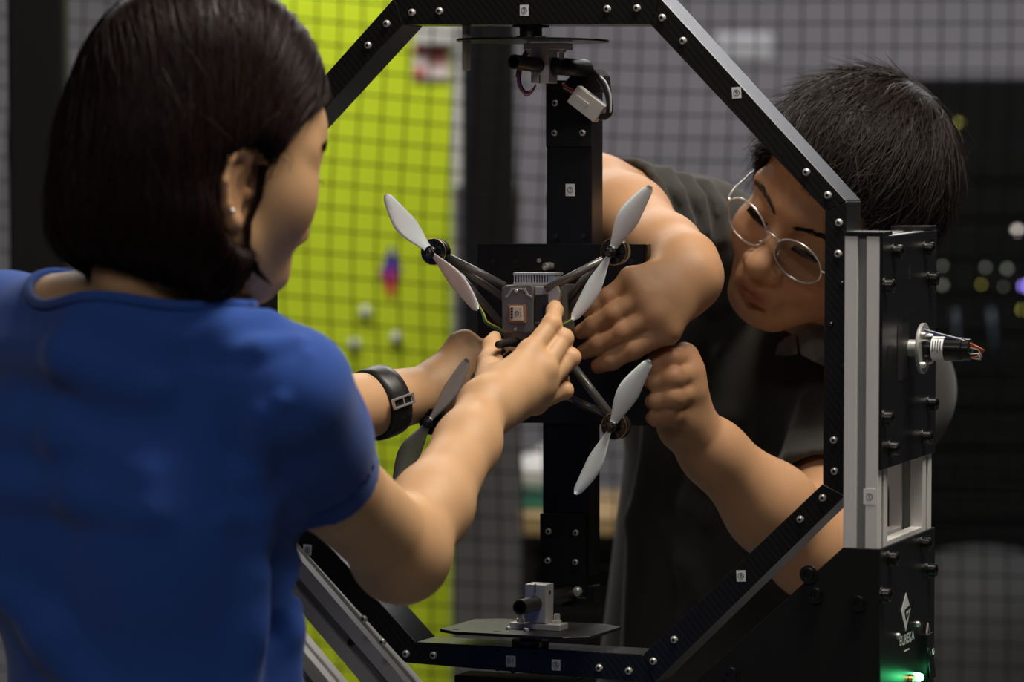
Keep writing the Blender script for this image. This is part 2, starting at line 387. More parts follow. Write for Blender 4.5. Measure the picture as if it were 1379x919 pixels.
# lime yellow cabinet with its pale edge strip, sticker and round magnets
def lime_panel():
    D = 7.2; a = P(225, 459.5, D); b = P(608, 459.5, D); y = a[1]
    t = thing('lime_panel', 'tall lime-yellow panel standing behind the net', 'panel', (a[0], y + 0.03, 0))
    o = MB(); o.box(((a[0] + b[0]) / 2, y + 0.03, 1.3), np.eye(3), ((b[0] - a[0]) / 2, 0.03, 1.3)); o.build('face', M['lime'], t)
    c = P(621, 459.5, D); o = MB(); o.box(((b[0] + c[0]) / 2 + .002, y + 0.03, 1.3), np.eye(3), ((c[0] - b[0]) / 2, 0.032, 1.3)); o.build('edge_strip', M['edge_white'], t)
    def at(px, py): 
        d = ray(px, py); return CAM + d * ((y - CAM[1]) / d[1])
    ex, ez = np.array([1, 0, 0.]), np.array([0, 0, 1.])
    p0, p1 = at(556, 52), at(604, 108); s = MB(); s.box(((p0[0] + p1[0]) / 2, y - 0.002, (p0[2] + p1[2]) / 2), np.eye(3), ((p1[0] - p0[0]) / 2, 0.002, (p0[2] - p1[2]) / 2))
    po = tag(s.build('poster', M['poster']), 'small pale poster with red blocks at the panel top', 'poster')
    r = MB()
    for x0, y0, x1, y1 in ((558, 62, 575, 74), (580, 62, 600, 74), (558, 92, 572, 106), (577, 80, 600, 86)):
        q0, q1 = at(x0, y0), at(x1, y1); r.box(((q0[0] + q1[0]) / 2, y - 0.0045, (q0[2] + q1[2]) / 2), np.eye(3), (abs(q1[0] - q0[0]) / 2, 0.0005, abs(q0[2] - q1[2]) / 2))
    r.build('red_print', M['posterred'], po)
    w = at(585, 40); s = MB(); s.box((w[0], y - 0.01, w[2]), np.eye(3), (0.035, 0.01, 0.028)); tag(s.build('wall_box', M['edge_white'], bevel=.003), 'white box above the pale poster on lime panel', 'box')
    m = mat('purple_red_sticker', (0.2, 0.04, 0.3), 0.5); nt = m.node_tree
    tc = nt.nodes.new('ShaderNodeTexCoord'); sx = nt.nodes.new('ShaderNodeSeparateXYZ'); rp = nt.nodes.new('ShaderNodeValToRGB')
    rp.color_ramp.elements[0].color = (0.55, 0.03, 0.03, 1); rp.color_ramp.elements[0].position = 0.25; rp.color_ramp.elements[1].color = (0.06, 0.03, 0.3, 1); rp.color_ramp.elements[1].position = 0.65
    nt.links.new(tc.outputs['Generated'], sx.inputs[0]); nt.links.new(sx.outputs[2], rp.inputs[0]); nt.links.new(rp.outputs[0], nt.nodes['Principled BSDF'].inputs['Base Color'])
    pts = [at(527, 330), at(541, 362), at(527, 404), at(511, 368)]; s = MB(); s.prism([np.array([p[0], y - 0.003, p[2]]) for p in pts], (0, 0.003, 0))
    tag(s.build('diamond_sticker', m), 'purple and red diamond sticker on the lime panel', 'sticker')
    for i, (px, py, lb) in enumerate(((492, 420, 'round white magnet, upper left one under the diamond sticker'), (477, 464, 'round white magnet, lowest of three on lime panel'), (534, 455, 'round white magnet right below the diamond sticker'))):
        c = at(px, py); s = MB(); s.lathe((c[0], y, c[2]), (0, -1, 0), [(0.011, 0), (0.011, .006), (0.008, .010)], 20)
        tag(s.build('round_magnet', M['edge_white'], smooth=True), lb, 'magnet', 'white magnets on the lime panel')
lime_panel()
upright('navy_gap_strip', 622, 641, 6.6, 0.05, M['navy'], 'narrow navy strip standing for the dark gap beside the lime panel edge', 'curtain', 1.02, 2.9)  # added box, coloured dark to stand for the gap beside the panel
upright('brown_curtain', 641, 694, 6.6, 0.06, M['brownblack'], 'dark brown hanging curtain left of the grey mast', 'curtain', 0.95, 2.9)
upright('grey_screen', 612, 702, 7.0, 0.03, mat('grey_screen_cloth', (0.085, 0.08, 0.08), .8, noise=.1, scale=4), 'dim grey screen standing below the dark brown curtain', 'screen', 0, 1.34)
# bench with wrapped bag and green box far behind, between arm and mast
def bench():
    D = 7.6; a = P(664, 698, D); y = a[1]
    t = thing('workbench', 'pale wooden bench on black legs behind the mast', 'bench', (a[0] + .5, y + .3, 0))
    o = MB(); o.box((a[0] + 0.42, y + 0.25, a[2] - 0.016), np.eye(3), (0.42, 0.25, 0.018)); o.build('bench_top', M['wood'], t, bevel=.003)
    for sx in (0.05, 0.79):
        for sy in (0.05, 0.45):
            o = MB(); o.box((a[0] + sx, y + sy, (a[2] - .034) / 2), np.eye(3), (0.03, 0.03, (a[2] - .034) / 2)); o.build('leg', M['black_matte'], t)
    o = MB(); o.box((a[0] + .42, y + .3, a[2] / 2), np.eye(3), (0.34, 0.01, a[2] / 2 - .05)); o.build('back_panel', M['black_matte'], t)
    top = a[2] + .002; s = SDF(); c = P(712, 655, D + .2)
    g = MB(); g.box((c[0] + .03, c[1] + .02, top + .012), np.eye(3), (0.075, 0.1, 0.012)); tag(g.build('green_box', M['greenbox'], bevel=.003), 'flat green box on the pale wooden bench', 'box')
    z = top + .025
    s.ell((c[0], c[1], z + .04), (.036, .05, .04)).ell((c[0] + .03, c[1], z + .045), (.03, .04, .045), k=.02).ball((c[0] + .045, c[1], z + .085), .02, k=.02)
    V, F = s.mesh((c[0] - .1, c[1] - .1, z - .01), (c[0] + .12, c[1] + .1, z + .13), .006)
    tag(mesh_obj('plastic_bag', V, F, M['whitebag'], smooth=True), 'rumpled white bag on the green box behind the mast', 'bag')
bench()
# server rack on the right with small status lamps
def racks():
    D = 8.2; a = P(1108, 104, D); b = P(1500, 104, D); y = a[1]; top = a[2]
    t = thing('server_rack', 'tall black equipment rack with status lights at right', 'rack', ((a[0] + b[0]) / 2, y + .4, 0))
    o = MB(); o.box(((a[0] + b[0]) / 2, y + .4, top / 2), np.eye(3), ((b[0] - a[0]) / 2, .4, top / 2)); o.build('cabinet', M['rack'], t, bevel=.005)
    n = 14
    for i in range(n):
        z = 0.3 + i * (top - 0.4) / n; o = MB(); o.box(((a[0] + b[0]) / 2, y - .006, z), np.eye(3), ((b[0] - a[0]) / 2 - .05, .006, .035)); o.build('rack_unit', M['rack'], t, bevel=.002)
    em = {'w': emit('led_white', (1, .9, .8), 1.5), 'y': emit('led_yellow', (.75, .7, .12), .8), 'p': emit('led_violet', (.35, .25, 1), 5), 'd': emit('led_dim', (.5, .55, .45), .3)}
    for px, py, k, r in ((1291, 165, 'y', .0045), (1369, 310, 'w', .006), (1268, 358, 'd', .004), (1326, 360, 'd', .004), (1355, 362, 'd', .005), (1268, 384, 'd', .005), (1320, 383, 'y', .003), (1379, 385, 'p', .007), (1376, 417, 'y', .0055), (1350, 386, 'd', .003)):
        d = ray(px, py); c = CAM + d * ((y - CAM[1]) / d[1]); s = MB(); s.lathe((c[0], y - .012, c[2]), (0, -1, 0), [(r, 0), (r, .003), (r * .5, .005)], 12); s.build('status_light', em[k], t)
    for px, py in ((1288, 455), (1338, 455)):
        d = ray(px, py); c = CAM + d * ((y - .03 - CAM[1]) / d[1]); s = MB(); s.tube([c + np.array([-.006, 0, .06]), c, c + np.array([.02, 0, -.07])], .006, 8); s.build('patch_cable', mat('blue_cable', (.02, .03, .045), .5), t, smooth=True)
racks()
def signboard():
    D = 8.6
    for x0, y0, x1, y1, nm, lb in ((962, 44, 1042, 82, 'ceiling_duct', 'pale duct end seen above the man through the net'),):
        a, b = P(x0, y0, D), P(x1, y1, D); s = MB(); s.box(((a[0] + b[0]) / 2, a[1] + .05, (a[2] + b[2]) / 2), np.eye(3), ((b[0] - a[0]) / 2, .05, (a[2] - b[2]) / 2)); tag(s.build(nm, M['sign_grey'], bevel=.01), lb, 'duct')
signboard()
def sofa():
    a = P(1255, 765, 7.3); s = SDF(); c = a + np.array([.13, .3, -.09])
    t = thing('floor_cushion', 'dim grey rounded bean bag low behind the stand', 'bean bag', (c[0], c[1], 0))
    z = c[2]; s.ell((c[0], c[1], z * .5), (.34, .3, z * .52), k=.02).ell((c[0], c[1], z * .8), (.25, .24, .2), k=.05)
    V, F = s.mesh((c[0] - .5, c[1] - .4, 0), (c[0] + .5, c[1] + .4, z + .25), .02); mesh_obj('cover', V, F, mat('bag_grey', (.008, .008, .0075), .8, noise=.1), t, smooth=True)
sofa()
def net():
    D = 5.85; y = P(690, 459, D)[1]; sp = 0.0350; t = MB(); rng = random.Random(3)
    X0, X1, Z0, Z1 = -1.35, 1.15, 0.35, 2.45
    nx = int((X1 - X0) / sp); nz = int((Z1 - Z0) / sp); J = {}
    for i in range(nx + 1):
        for j in range(nz + 1):
            x = X0 + i * sp; z = Z0 + j * sp
            z += -0.09 * (x + .3) * (1 - .35 * (1 + math.tanh((x - .2) * 3))) + 0.006 * math.sin(3.1 * x + 2 * z); x += 0.008 * math.sin(4 * z) + .004 * math.sin(9 * z + x)
            J[i, j] = (x, y + .02 * math.sin(2.2 * x + 1), z)
    for i in range(nx + 1): t.tube([J[i, j] for j in range(0, nz + 1, 2)], .00135, 4, False)
    v = MB()
    for j in range(nz + 1): v.tube([J[i, j] for i in range(0, nx + 1, 2)], .00135, 4, False)
    k = MB()
    for (i, j), p in J.items():
        p = np.array(p); h = .0030
        k.add([p + (h, 0, 0), p + (-h, 0, 0), p + (0, h, 0), p + (0, -h, 0), p + (0, 0, h), p + (0, 0, -h)], [(0, 2, 4), (2, 1, 4), (1, 3, 4), (3, 0, 4), (2, 0, 5), (1, 2, 5), (3, 1, 5), (0, 3, 5)])
    e = thing('safety_net', 'black knotted safety net hanging across the whole room', 'net', ((X0 + X1) / 2, y, Z1))
    for nm, mb in (('vertical_cords', t), ('horizontal_cords', v), ('knots', k)):
        o = mb.build(nm, M['net'], e); o['kind'] = 'stuff'
    r = MB(); r.tube([(X0 - .3, y, Z1 + .09), (X1 + .3, y, Z1 + .09)], .015, 12); r.build('hanging_rail', M['black_matte'], e, smooth=True)
net()

# ------------------------------------------------------------------ machine frames
YAW = R(21.0); PIT = R(1.3)
O = P(715, 450, 3.72)
U = np.array([math.cos(YAW), -math.sin(YAW), 0]); Wd = np.array([math.sin(YAW), math.cos(YAW), 0]); Vz = np.array([0, 0, 1.])
RW = Wd * math.cos(PIT) - Vz * math.sin(PIT); RV = Vz * math.cos(PIT) + Wd * math.sin(PIT)
class Frame:
    def __init__(s, o, u, v, w): s.o, s.u, s.v, s.w = o, u, v, w; s.ax = (u, v, w)
    def at(s, px, py, wo):
        d = ray(px, py); t = np.dot(s.o + wo * s.w - CAM, s.w) / np.dot(d, s.w); return CAM + d * t
    def at_u(s, px, py, q):
        """pixel ray meets the plane through point q square to u"""
        d = ray(px, py); t = np.dot(q - CAM, s.u) / np.dot(d, s.u); return CAM + d * t
RF = Frame(O, U, RV, RW); SF = Frame(O, U, Vz, Wd)
def bolt(mb, c, axis, r=0.0036, h=0.003, hexed=True):
    mb.lathe(c, axis, [(r, -.001), (r, h * .30), (r * .94, h * .62), (r * .80, h * .86), (r * .58, h), (r * .3, h * 1.02)], 14)
def socket(mb, c, axis, r=0.0036, h=0.003): mb.lathe(np.asarray(c) + nrm(axis) * h * .98, axis, [(r * .48, 0), (r * .48, h * .1)], 6)
def number_tag(fr, px, py, wo, txt, parent, w=.0085, h=.0095, circ=True, tilt=0.0):
    c = fr.at(px, py, wo); n = -fr.w; a = fr.u * math.cos(tilt) + fr.v * math.sin(tilt); b = fr.v * math.cos(tilt) - fr.u * math.sin(tilt)
    s = MB(); s.box(c + n * .0002, (a, b, n), (w / 2, h / 2, .0002)); st = s.build('number_sticker', M['sticker'], parent)
    if circ:
        s = MB(); s.torus(c + n * .0005, n, .0028, .00025, 20, 4); s.build('number_ring', M['ink'], st)
    text_mesh(txt, c + n * .0006, a, b, .0058 if circ else .007, M['ink'], 'number_print', st)

# ------------------------------------------------------------------ octagonal ring
def ring():
    t = thing('octagonal_ring', 'large black octagonal carbon frame around the drone, studded with bolts', 'frame', O - RV * .36)
    op = [(531, -3), (889, -4), (1140, 271), (1138, 668), (880, 921), (545, 893), (318, 641), (318, 235)]
    ip = [(543, 33), (876, 33), (1111, 284), (1108, 652), (866, 882), (560, 865), (346, 628), (346, 247)]
    Ow = [RF.at(x, y, -.025) for x, y in op]; Iw = [RF.at(x, y, -.025) for x, y in ip]
    for i in range(8):
        j = (i + 1) % 8; b = MB(); b.prism([Ow[i], Ow[j], Iw[j], Iw[i]], RW * .05); b.build('beam', M['carbon'], t, bevel=.0007, seg=1)
    bl = [(592, 15), (555, 17), (521, 32), (496, 61), (818, 12), (858, 11), (892, 24), (920, 55), (1086, 232), (1115, 263), (1130, 300), (1129, 342), (1123, 593), (1124, 635), (1108, 671), (1078, 700),
          (908, 862), (880, 891), (847, 904), (807, 900), (584, 883), (547, 881), (515, 865), (490, 834), (330, 425), (330, 585), (333, 270), (333, 310)]
    for x, y in bl:
        c = RF.at(x, y, -.025); b = MB(); bolt(b, c, -RW, .0037, .0032); o = b.build('bolt', M['steel'], t); smooth_by_angle(o, 50)
        s = MB(); socket(s, c, -RW, .0032, .0033); s.build('socket', M['dark_steel'], o)
    for x, y in ((1134, 382), (670, 879), (719, 883), (670, 901), (719, 904), (691, 904), (1119, 437), (1137, 493)):
        b = MB(); bolt(b, RF.at(x, y, -.025), -RW, .0024, .002); smooth_by_angle(b.build('small_screw', M['dark_steel'], t), 35)
    for x, y, tx, tl in ((706, 14, '5', 0), (992, 125, '9', .08), (998, 776, '8', .05), (749, 896, '4', 0), (414, 741, '6', -.05)): number_tag(RF, x, y, -.025, tx, t, tilt=tl, w=.0088, h=.0105)
    number_tag(RF, 688, 891, -.025, '01', t, w=.010, h=.011, circ=False)
    # small plate under the bottom beam
    c = RF.at(700, 908, -.02); b = MB(); b.box(c - RV * .006, RF.ax, (.06, .004, .02)); b.build('under_plate', M['black'], t, bevel=.001)
    # hinge shafts, top and bottom
    for py, s, up in ((33, 715, -1), (866, 714, 1)):
        c = RF.at(s, py, 0) ; b = MB(); b.lathe(c, RV * up, [(.018, -.002), (.018, .003), (.011, .0035), (.011, .0105), (.014, .011), (.014, .016)], 24); smooth_by_angle(b.build('shaft_bearing', M['dark_steel'], t), 35)
    # standoff rod hanging below the top beam
    a = RF.at(628, 33, .0); e = RF.at(628, 95, .0); b = MB(); b.lathe(a, e - a, [(.0046, 0), (.0046, np.linalg.norm(e - a) - .001), (.0035, np.linalg.norm(e - a))], 6); b.build('standoff_rod', mat('brass_grey', (.62, .57, .47), .3, .5), t)
    return t
ring()

# ------------------------------------------------------------------ inner mast that carries the drone plate
def mast():
    t = thing('gimbal_mast', 'black square mast with wide mounting plate held inside the octagonal ring', 'mast', RF.at(757, 806, .09))
    wF = .08
    def slab(name, quad, w0, dw, m, bev=.0006):
        b = MB(); b.prism([RF.at(x, y, w0) for x, y in quad], RW * dw); return b.build(name, m, t, bevel=bev, seg=1)
    slab('upper_column', [(737, 112), (797, 112), (797, 332), (735.5, 332)], wF, .032, M['black'])
    slab('upper_plate', [(735, 108), (797, 108), (797, 198), (735, 198)], wF - .0035, .0035, M['black_matte'])
    slab('lower_column', [(731, 560), (793, 560), (793, 776), (731, 776)], wF + .004, .032, M['black'])
    slab('lower_plate', [(727, 692), (788, 692), (788, 805), (727, 805)], wF - .003, .0035, M['black_matte'])
    pl = slab('mounting_plate', [(643, 328), (870, 329), (871, 574), (730, 570), (643, 570)], wF - .008, .004, M['black'])
    f = slab('plate_fold', [(868, 329), (871.5, 329), (872.5, 574), (870, 574)], wF - .010, .012, M['dark_steel'])
    slab('lower_bracket', [(790, 790), (800, 790), (800, 812), (756, 818), (756, 806), (788, 806)], wF - .003, .02, M['black_matte'])
    sc = [(747.5, 139), (747, 179), (784.5, 179), (738.7, 716), (775.5, 718), (738, 755.5), (775, 757.5)]
    for x, y in sc:
        c = RF.at(x, y, wF - .0035); b = MB(); bolt(b, c, -RW, .0032, .002); o = b.build('screw', M['steel'], t); smooth_by_angle(o, 35)
        s = MB(); socket(s, c, -RW, .0035, .002); s.build('socket', M['ink'], o)
    c = RF.at(778, 797, wF - .003); b = MB(); bolt(b, c, -RW, .005, .005); smooth_by_angle(b.build('large_screw', M['steel'], t), 35)
    for x, y in ((664, 352), (694, 352), (726, 351), (748, 318), (785, 318), (850, 352), (665, 545), (700, 545)):
        b = MB(); b.lathe(RF.at(x, y, wF - .008), -RW, [(.0022, -.001), (.0022, .0004)], 12); b.build('plate_hole', M['ink'] if (x, y) != (726, 351) else M['sign_grey'], t)
    c = RF.at(741, 359, wF - .008); b = MB(); b.lathe(c, -RW, [(.0042, 0), (.0042, .012), (.0036, .0135), (.0015, .014)], 16); smooth_by_angle(b.build('standoff', M['chrome'], t), 35)
    number_tag(RF, 768, 256, wF, '7', t, w=.0095, h=.012)
    # bottom clamp: tilting plate, aluminium clamp block, carbon tube
    pc = RF.at(715, 850, 0); b = MB(); ax = (U, RV, RW)
    pts = [(-.0765, -.045), (-.055, -.060), (.055, -.060), (.0765, -.045), (.0765, .045), (.055, .06), (-.055, .06), (-.0765, .045)]
    b.prism([pc + U * a + RW * d for a, d in pts], RV * .003); b.build('tilt_plate', M['black'], t, bevel=.0004, seg=1)
    for a, d in ((-.06, -.045), (.06, -.045), (-.06, .045), (.06, .045), (-.02, -.04)):
        s = MB(); s.lathe(pc + U * a + RW * d + RV * .003, RV, [(.0035, -.001), (.0035, .0003)], 12); s.build('plate_hole', M['ink'], t)
    for a, d in ((-.015, -.022), (.006, -.028), (.014, -.012), (-.006, -.008)):
        s = MB(); bolt(s, pc + U * a + RW * d + RV * .003, RV, .0028, .003); smooth_by_angle(s.build('screw', M['steel'], t), 35)
    bc = RF.at(726, 812, -.005); hgt = .0185
    s = MB(); s.box(bc, ax, (.0108, hgt, .011)); s.build('clamp_block', M['alu_bright'], t, bevel=.0006)
    s = MB(); s.box(pc + RV * .006 + (bc - pc) @ U * U + (bc - pc) @ RW * RW, ax, (.026, .003, .011)); s.build('clamp_foot', M['alu_bright'], t, bevel=.0006)
    for sg in (-1, 1):
        s = MB(); q = pc + RV * .009 + ((bc - pc) @ U + sg * .0185) * U + (bc - pc) @ RW * RW
        s.lathe(q, RV, [(.0045, 0), (.0045, .003), (.003, .0032), (.003, .009), (.002, .0095)], 12); smooth_by_angle(s.build('clamp_screw', M['steel'], t), 35)
    s = MB(); s.box(bc + RV * hgt * .8 - RW * .011, ax, (.0005, hgt * .25, .0006)); s.build('clamp_slit', M['ink'], t)
    s = MB(); s.lathe(bc + RV * hgt * .55 + U * .0108, U, [(.0022, -.001), (.0022, .0004)], 10); s.build('clamp_hole', M['ink'], t)
    def tube(c, w0, w1, r=.0072):
        s = MB(); a = c + RW * w0; L = w1 - w0
        s.lathe(a, RW, [(r * .8, .02), (r * .8, 0), (r, 0), (r, L)], 24); o = s.build('carbon_tube', M['rubber'], t); smooth_by_angle(o, 35)
    tc = bc + RV * .0005; tube(tc, -.052, .088)
    # top clamp: disc, block, tube, bracket, cable and connector
    dc = RF.at(717.5, 55, 0); s = MB(); s.lathe(dc, RV, [(.0735, -.001), (.0735, .001)], 64); smooth_by_angle(s.build('top_disc', M['black_gloss'], t), 35)
    s = MB(); s.lathe(dc, RV, [(.013, .001), (.013, .004), (.008, .0045), (.008, .014)], 20); smooth_by_angle(s.build('hub', M['alu_bright'], t), 35)
    bc = RF.at(733, 88, -.002); s = MB(); s.box(bc, ax, (.0092, .0172, .012)); s.build('clamp_block', M['alu_bright'], t, bevel=.0006)
    s = MB(); s.box(RF.at(738, 63, -.002), ax, (.021, .0032, .012)); s.build('clamp_foot', M['alu_bright'], t, bevel=.0006)
    s = MB(); s.lathe(bc - RV * .008 + U * .0092, U, [(.0024, -.001), (.0024, .0004)], 10); s.build('clamp_hole', M['ink'], t)
    s = MB(); s.box(bc - RV * .0135 - RW * .012, ax, (.0005, .0038, .0006)); s.build('clamp_slit', M['ink'], t)
    for dx in (-.017, .014):
        q = RF.at(738, 66, -.006) + U * dx; s = MB(); s.lathe(q, -RV, [(.0045, 0), (.0045, .003), (.0028, .0032), (.0028, .010)], 12); smooth_by_angle(s.build('clamp_screw', M['steel'], t), 35)
    tcc = bc - RV * .001; a = RF.at(692, 83, -.055); s = MB(); s.lathe(a, tcc - a, [(.0055, .02), (.0055, 0), (.0070, 0), (.0072, np.linalg.norm(tcc - a))], 24); smooth_by_angle(s.build('carbon_tube', M['rubber'], t), 35)
    s = MB(); s.tube([tcc + U * .008, tcc + U * .014, tcc + RW * .06 + U * .02], .0085, 16); s.build('knurled_collar', M['rubber'], t, smooth=True)
    s = MB(); s.tube([tcc + RW * .012 + U * .012, tcc + RW * .085 + U * .012], .006, 16); s.build('rear_tube', M['rubber'], t, smooth=True)
    s = MB(); s.prism([RF.at(x, y, wF - .02) for x, y in ((776, 92), (798, 91), (808, 102), (810, 124), (757, 124), (759, 112))], RW * .03); s.build('top_bracket', M['black_matte'], t, bevel=.001)
    s = MB(); bolt(s, RF.at(789, 97, wF - .02), -RW, .0048, .004); smooth_by_angle(s.build('large_screw', M['steel'], t), 35)
    for x in (769, 783): s = MB(); q = RF.at(x, 92, wF - .01); s.lathe(q, RV, [(.0016, 0), (.0016, .006), (.003, .006), (.003, .009)], 10); s.build('bracket_screw', M['steel'], t)
    # wiring
    def cab(pts, r, m, w=-.01, nm='cable'):
        q = [RF.at(p[0], p[1], p[2] if len(p) > 2 else w) for p in pts]; Q = []
        for i in range(len(q) - 1):
            p0, p1, p2, p3 = q[max(i - 1, 0)], q[i], q[i + 1], q[min(i + 2, len(q) - 1)]
            for k in range(6):
                x = k / 6; Q.append(.5 * (2 * p1 + (p2 - p0) * x + (2 * p0 - 5 * p1 + 4 * p2 - p3) * x * x + (3 * p1 - p0 - 3 * p2 + p3) * x ** 3))
        Q.append(q[-1]); s = MB(); s.tube(Q, r, 7); return s.build(nm, m, t, smooth=True)
    cab([(714, 58), (711, 68), (704, 80), (700, 92), (698, 104)], .0028, M['w_brown'], .0)
    for k, (c, dx, dy) in enumerate((('red', 0, 0), ('blue', 2.2, -1), ('white', -1.8, 1), ('wblack', 4, -2), ('purple', 1, 2), ('orange', 3, 1))):
        cab([(699 + dx * .6, 98), (697 + dx, 110), (701 + dx * .7, 120 + dy), (709, 126 + dy * 1.4), (717, 122 + dy), (722, 114)], .0008, M['w_' + c], .0 + k * .0008, 'thin_wire')
    cab([(806, 104), (813, 113), (818, 125), (821, 140), (820, 152), (815, 157), (808, 158)], .0034, M['rubber'], wF - .035)
    cab([(808, 103), (816, 112), (822, 130), (822, 152)], .0012, M['w_white'], wF - .037, 'thin_wire')
    for k, c in enumerate(('red', 'wblack', 'blue', 'white')):
        cab([(812, 158 + k), (806, 157 + k), (801, 152 + k)], .0009, M['w_' + c], wF - .036, 'thin_wire')
    for k, c in enumerate(('orange', 'red', 'white', 'wblack')):
        cab([(757 + k, 113 + k * 2.5), (764 + k, 118 + k * 2), (772, 121 + k * 2.5)], .0011, M['w_' + c], wF - .034, 'thin_wire')
    q = [RF.at(x, y, wF - .042) for x, y in ((778, 115), (815, 143), (799, 165), (763, 137))]; s = MB(); s.prism(q, RW * .012); cn = s.build('plug_connector', M['conn'], t, bevel=.0008)
    q = [RF.at(x, y, wF - .0435) for x, y in ((776, 127), (793, 140), (789, 145), (772, 132))]; s = MB(); s.prism(q, RW * .003); s.build('latch', M['conn'], cn, bevel=.0005)
mast()

# ------------------------------------------------------------------ right stand: extrusions, plates, motor encoder, housing
def extrusion(mb_alu, mb_slot, c0, c1, a, b, s=.04):
    """slotted square profile from c0 to c1, a and b its section axes"""
    d = nrm(c1 - c0); L = np.linalg.norm(c1 - c0); h = s / 2; sl = .0042; dp = .006
    prof = []
    for k in range(4):
        ca, sa = [(1, 0), (0, 1), (-1, 0), (0, -1)][k]
        for x, y in ((h, -h), (h, -sl), (h - dp, -sl), (h - dp, sl), (h, sl)):
            prof.append((x * ca - y * sa, x * sa + y * ca))
    mb_alu.prism([c0 + a * x + b * y for x, y in prof], c1 - c0)
    for k in range(4):
        ca, sa = [(1, 0), (0, 1), (-1, 0), (0, -1)][k]; n = a * ca + b * sa; q = b * ca - a * sa
        mb_slot.box((c0 + c1) / 2 + n * (h - dp - .0004 + .0006), (n, q, d), (.0004, sl * .98, L / 2 - .0005))
def stand():
    wf = -.072; A = SF.at(1137.5, 330, wf); ua = (A - O) @ U
    B = SF.at(1184.5, 330, wf); ub = (B - O) @ U; s = ub - ua
    ztop = SF.at(1160, 318, wf)[2]; zmid = SF.at(1160, 738, wf)[2]
    def pt(u, w, z): q = O + U * u + Wd * w; return np.array([q[0], q[1], z])
    t = thing('pivot_stand', 'black and silver pivot stand with motor, right of the ring', 'stand', pt((ua + ub) / 2, 0, 0))
    ew = SF.at_u(1257, 400, pt(ub, 0, 1)); wb = (ew - O) @ Wd        # back edge of the side plate
    for w0, nm in ((wf + s / 2, 'front_extrusion'), (wb - s / 2 - .002, 'rear_extrusion')):
        a, sl = MB(), MB(); extrusion(a, sl, pt((ua + ub) / 2, w0, 0.55), pt((ua + ub) / 2, w0, ztop), U, Wd, s)
        o = a.build(nm, M['alu'], t, bevel=.0006, seg=1); sl.build('slot', M['alu_slot'], o)
        c = MB(); c.box(pt((ua + ub) / 2 + .0015, w0, ztop + .002), (U, Wd, Vz), (s / 2 + .0015, s / 2 + .001, .002)); c.build('end_cap', M['black'], t, bevel=.0008)
    cq = pt(ub, 0, 1)
    z1 = SF.at_u(1184.5, 319, cq)[2]; z0 = SF.at_u(1182, 634, cq)[2]
    b = MB(); b.box(pt(ub + .0015, (wf + wb) / 2, (z0 + z1) / 2), (U, Wd, Vz), (.0015, (wb - wf) / 2, (z1 - z0) / 2)); b.build('side_plate', M['black'], t, bevel=.0005, seg=1)
    zl = SF.at_u(1182, 740, cq)[2]
    b = MB(); b.box(pt(ub + .0015, (wf + wb) / 2, zl / 2 + .2), (U, Wd, Vz), (.0015, (wb - wf) / 2 + .001, zl / 2 - .2)); lp = b.build('lower_side_plate', M['black'], t, bevel=.0005, seg=1)
    a, sl = MB(), MB(); extrusion(a, sl, pt((ua + ub) / 2, wf + s, zl - s / 2 - .001 + .006), pt((ua + ub) / 2, wb - s, zl - s / 2 - .001 + .006), U, Vz, s - .002); o = a.build('cross_extrusion', M['alu'], t, bevel=.0006, seg=1); sl.build('slot', M['alu_slot'], o)
    a, sl = MB(), MB(); extrusion(a, sl, pt((ua + ub) / 2, wf + s, ztop - s / 2), pt((ua + ub) / 2, wb - s, ztop - s / 2), U, Vz, s - .002); o = a.build('cross_extrusion', M['alu_bright'], t, bevel=.0006, seg=1); sl.build('slot', M['alu_slot'], o)
    pu = ub + .003
    for x, y, r in ((1208, 339, 1), (1250, 335, 1), (1196, 385, 1), (1256, 376, 1), (1195, 563, 1), (1255, 544, 1), (1203, 604, 1), (1247.5, 589, 1), (1202, 752, 1), (1246, 733, 1), (1254, 768, 1), (1192, 801, 1)):
        c = SF.at_u(x - 4, y, pt(pu, 0, 1)); b = MB(); b.lathe(c, U, [(.0085, -.0005), (.0085, .0012), (.0064, .0014), (.0064, .0075), (.0056, .0085), (.0032, .0086), (.0032, .006)], 18); smooth_by_angle(b.build('cap_bolt', M['dark_steel'], t), 35)
    for x, y in ((1224, 368), (1197, 475), (1221, 569)):
        c = SF.at_u(x, y, pt(pu, 0, 1)); b = MB(); b.box(c, (U, Wd, Vz), (.0003, .003, .006)); b.build('plate_slot', M['ink'], t)
    for k in range(5):
        for y in (421, 512):
            c = SF.at_u(1214 + k * 4.2, y - k * 1.2, pt(pu, 0, 1)); b = MB(); b.box(c, (U, Wd, Vz), (.0002, .0015, .001)); b.build('vent_hole', M['ink'], t)
    # motor with flange
    q0 = SF.at_u(1213, 470, pt(pu, 0, 1)); b = MB(); c = SF.at_u(1216, 474, pt(pu, 0, 1)); b.box(c, (U, Wd, Vz), (.0004, .020, .026)); b.build('cutout', M['ink'], t)
    mc = SF.at_u(1224, 469, pt(pu, 0, 1))
    en = thing_part = None
    b = MB(); b.lathe(mc, U, [(.008, 0), (.008, .012)], 20); smooth_by_angle(b.build('drive_shaft', M['alu_bright'], t), 35)
    b = MB(); b.lathe(mc + U * .012, U, [(.0235, 0), (.0238, .0005), (.0238, .003), (.0232, .0036)], 40); fl = b.build('motor_flange', M['alu_bright'], t); smooth_by_angle(fl, 35)
    for a_ in (.6, 2.3, 4.1, 5.5):
        p = mc + U * .0156 + (Wd * math.cos(a_) + Vz * math.sin(a_)) * .018; b = MB(); bolt(b, p, U, .003, .004); smooth_by_angle(b.build('flange_screw', M['steel'], fl), 35)
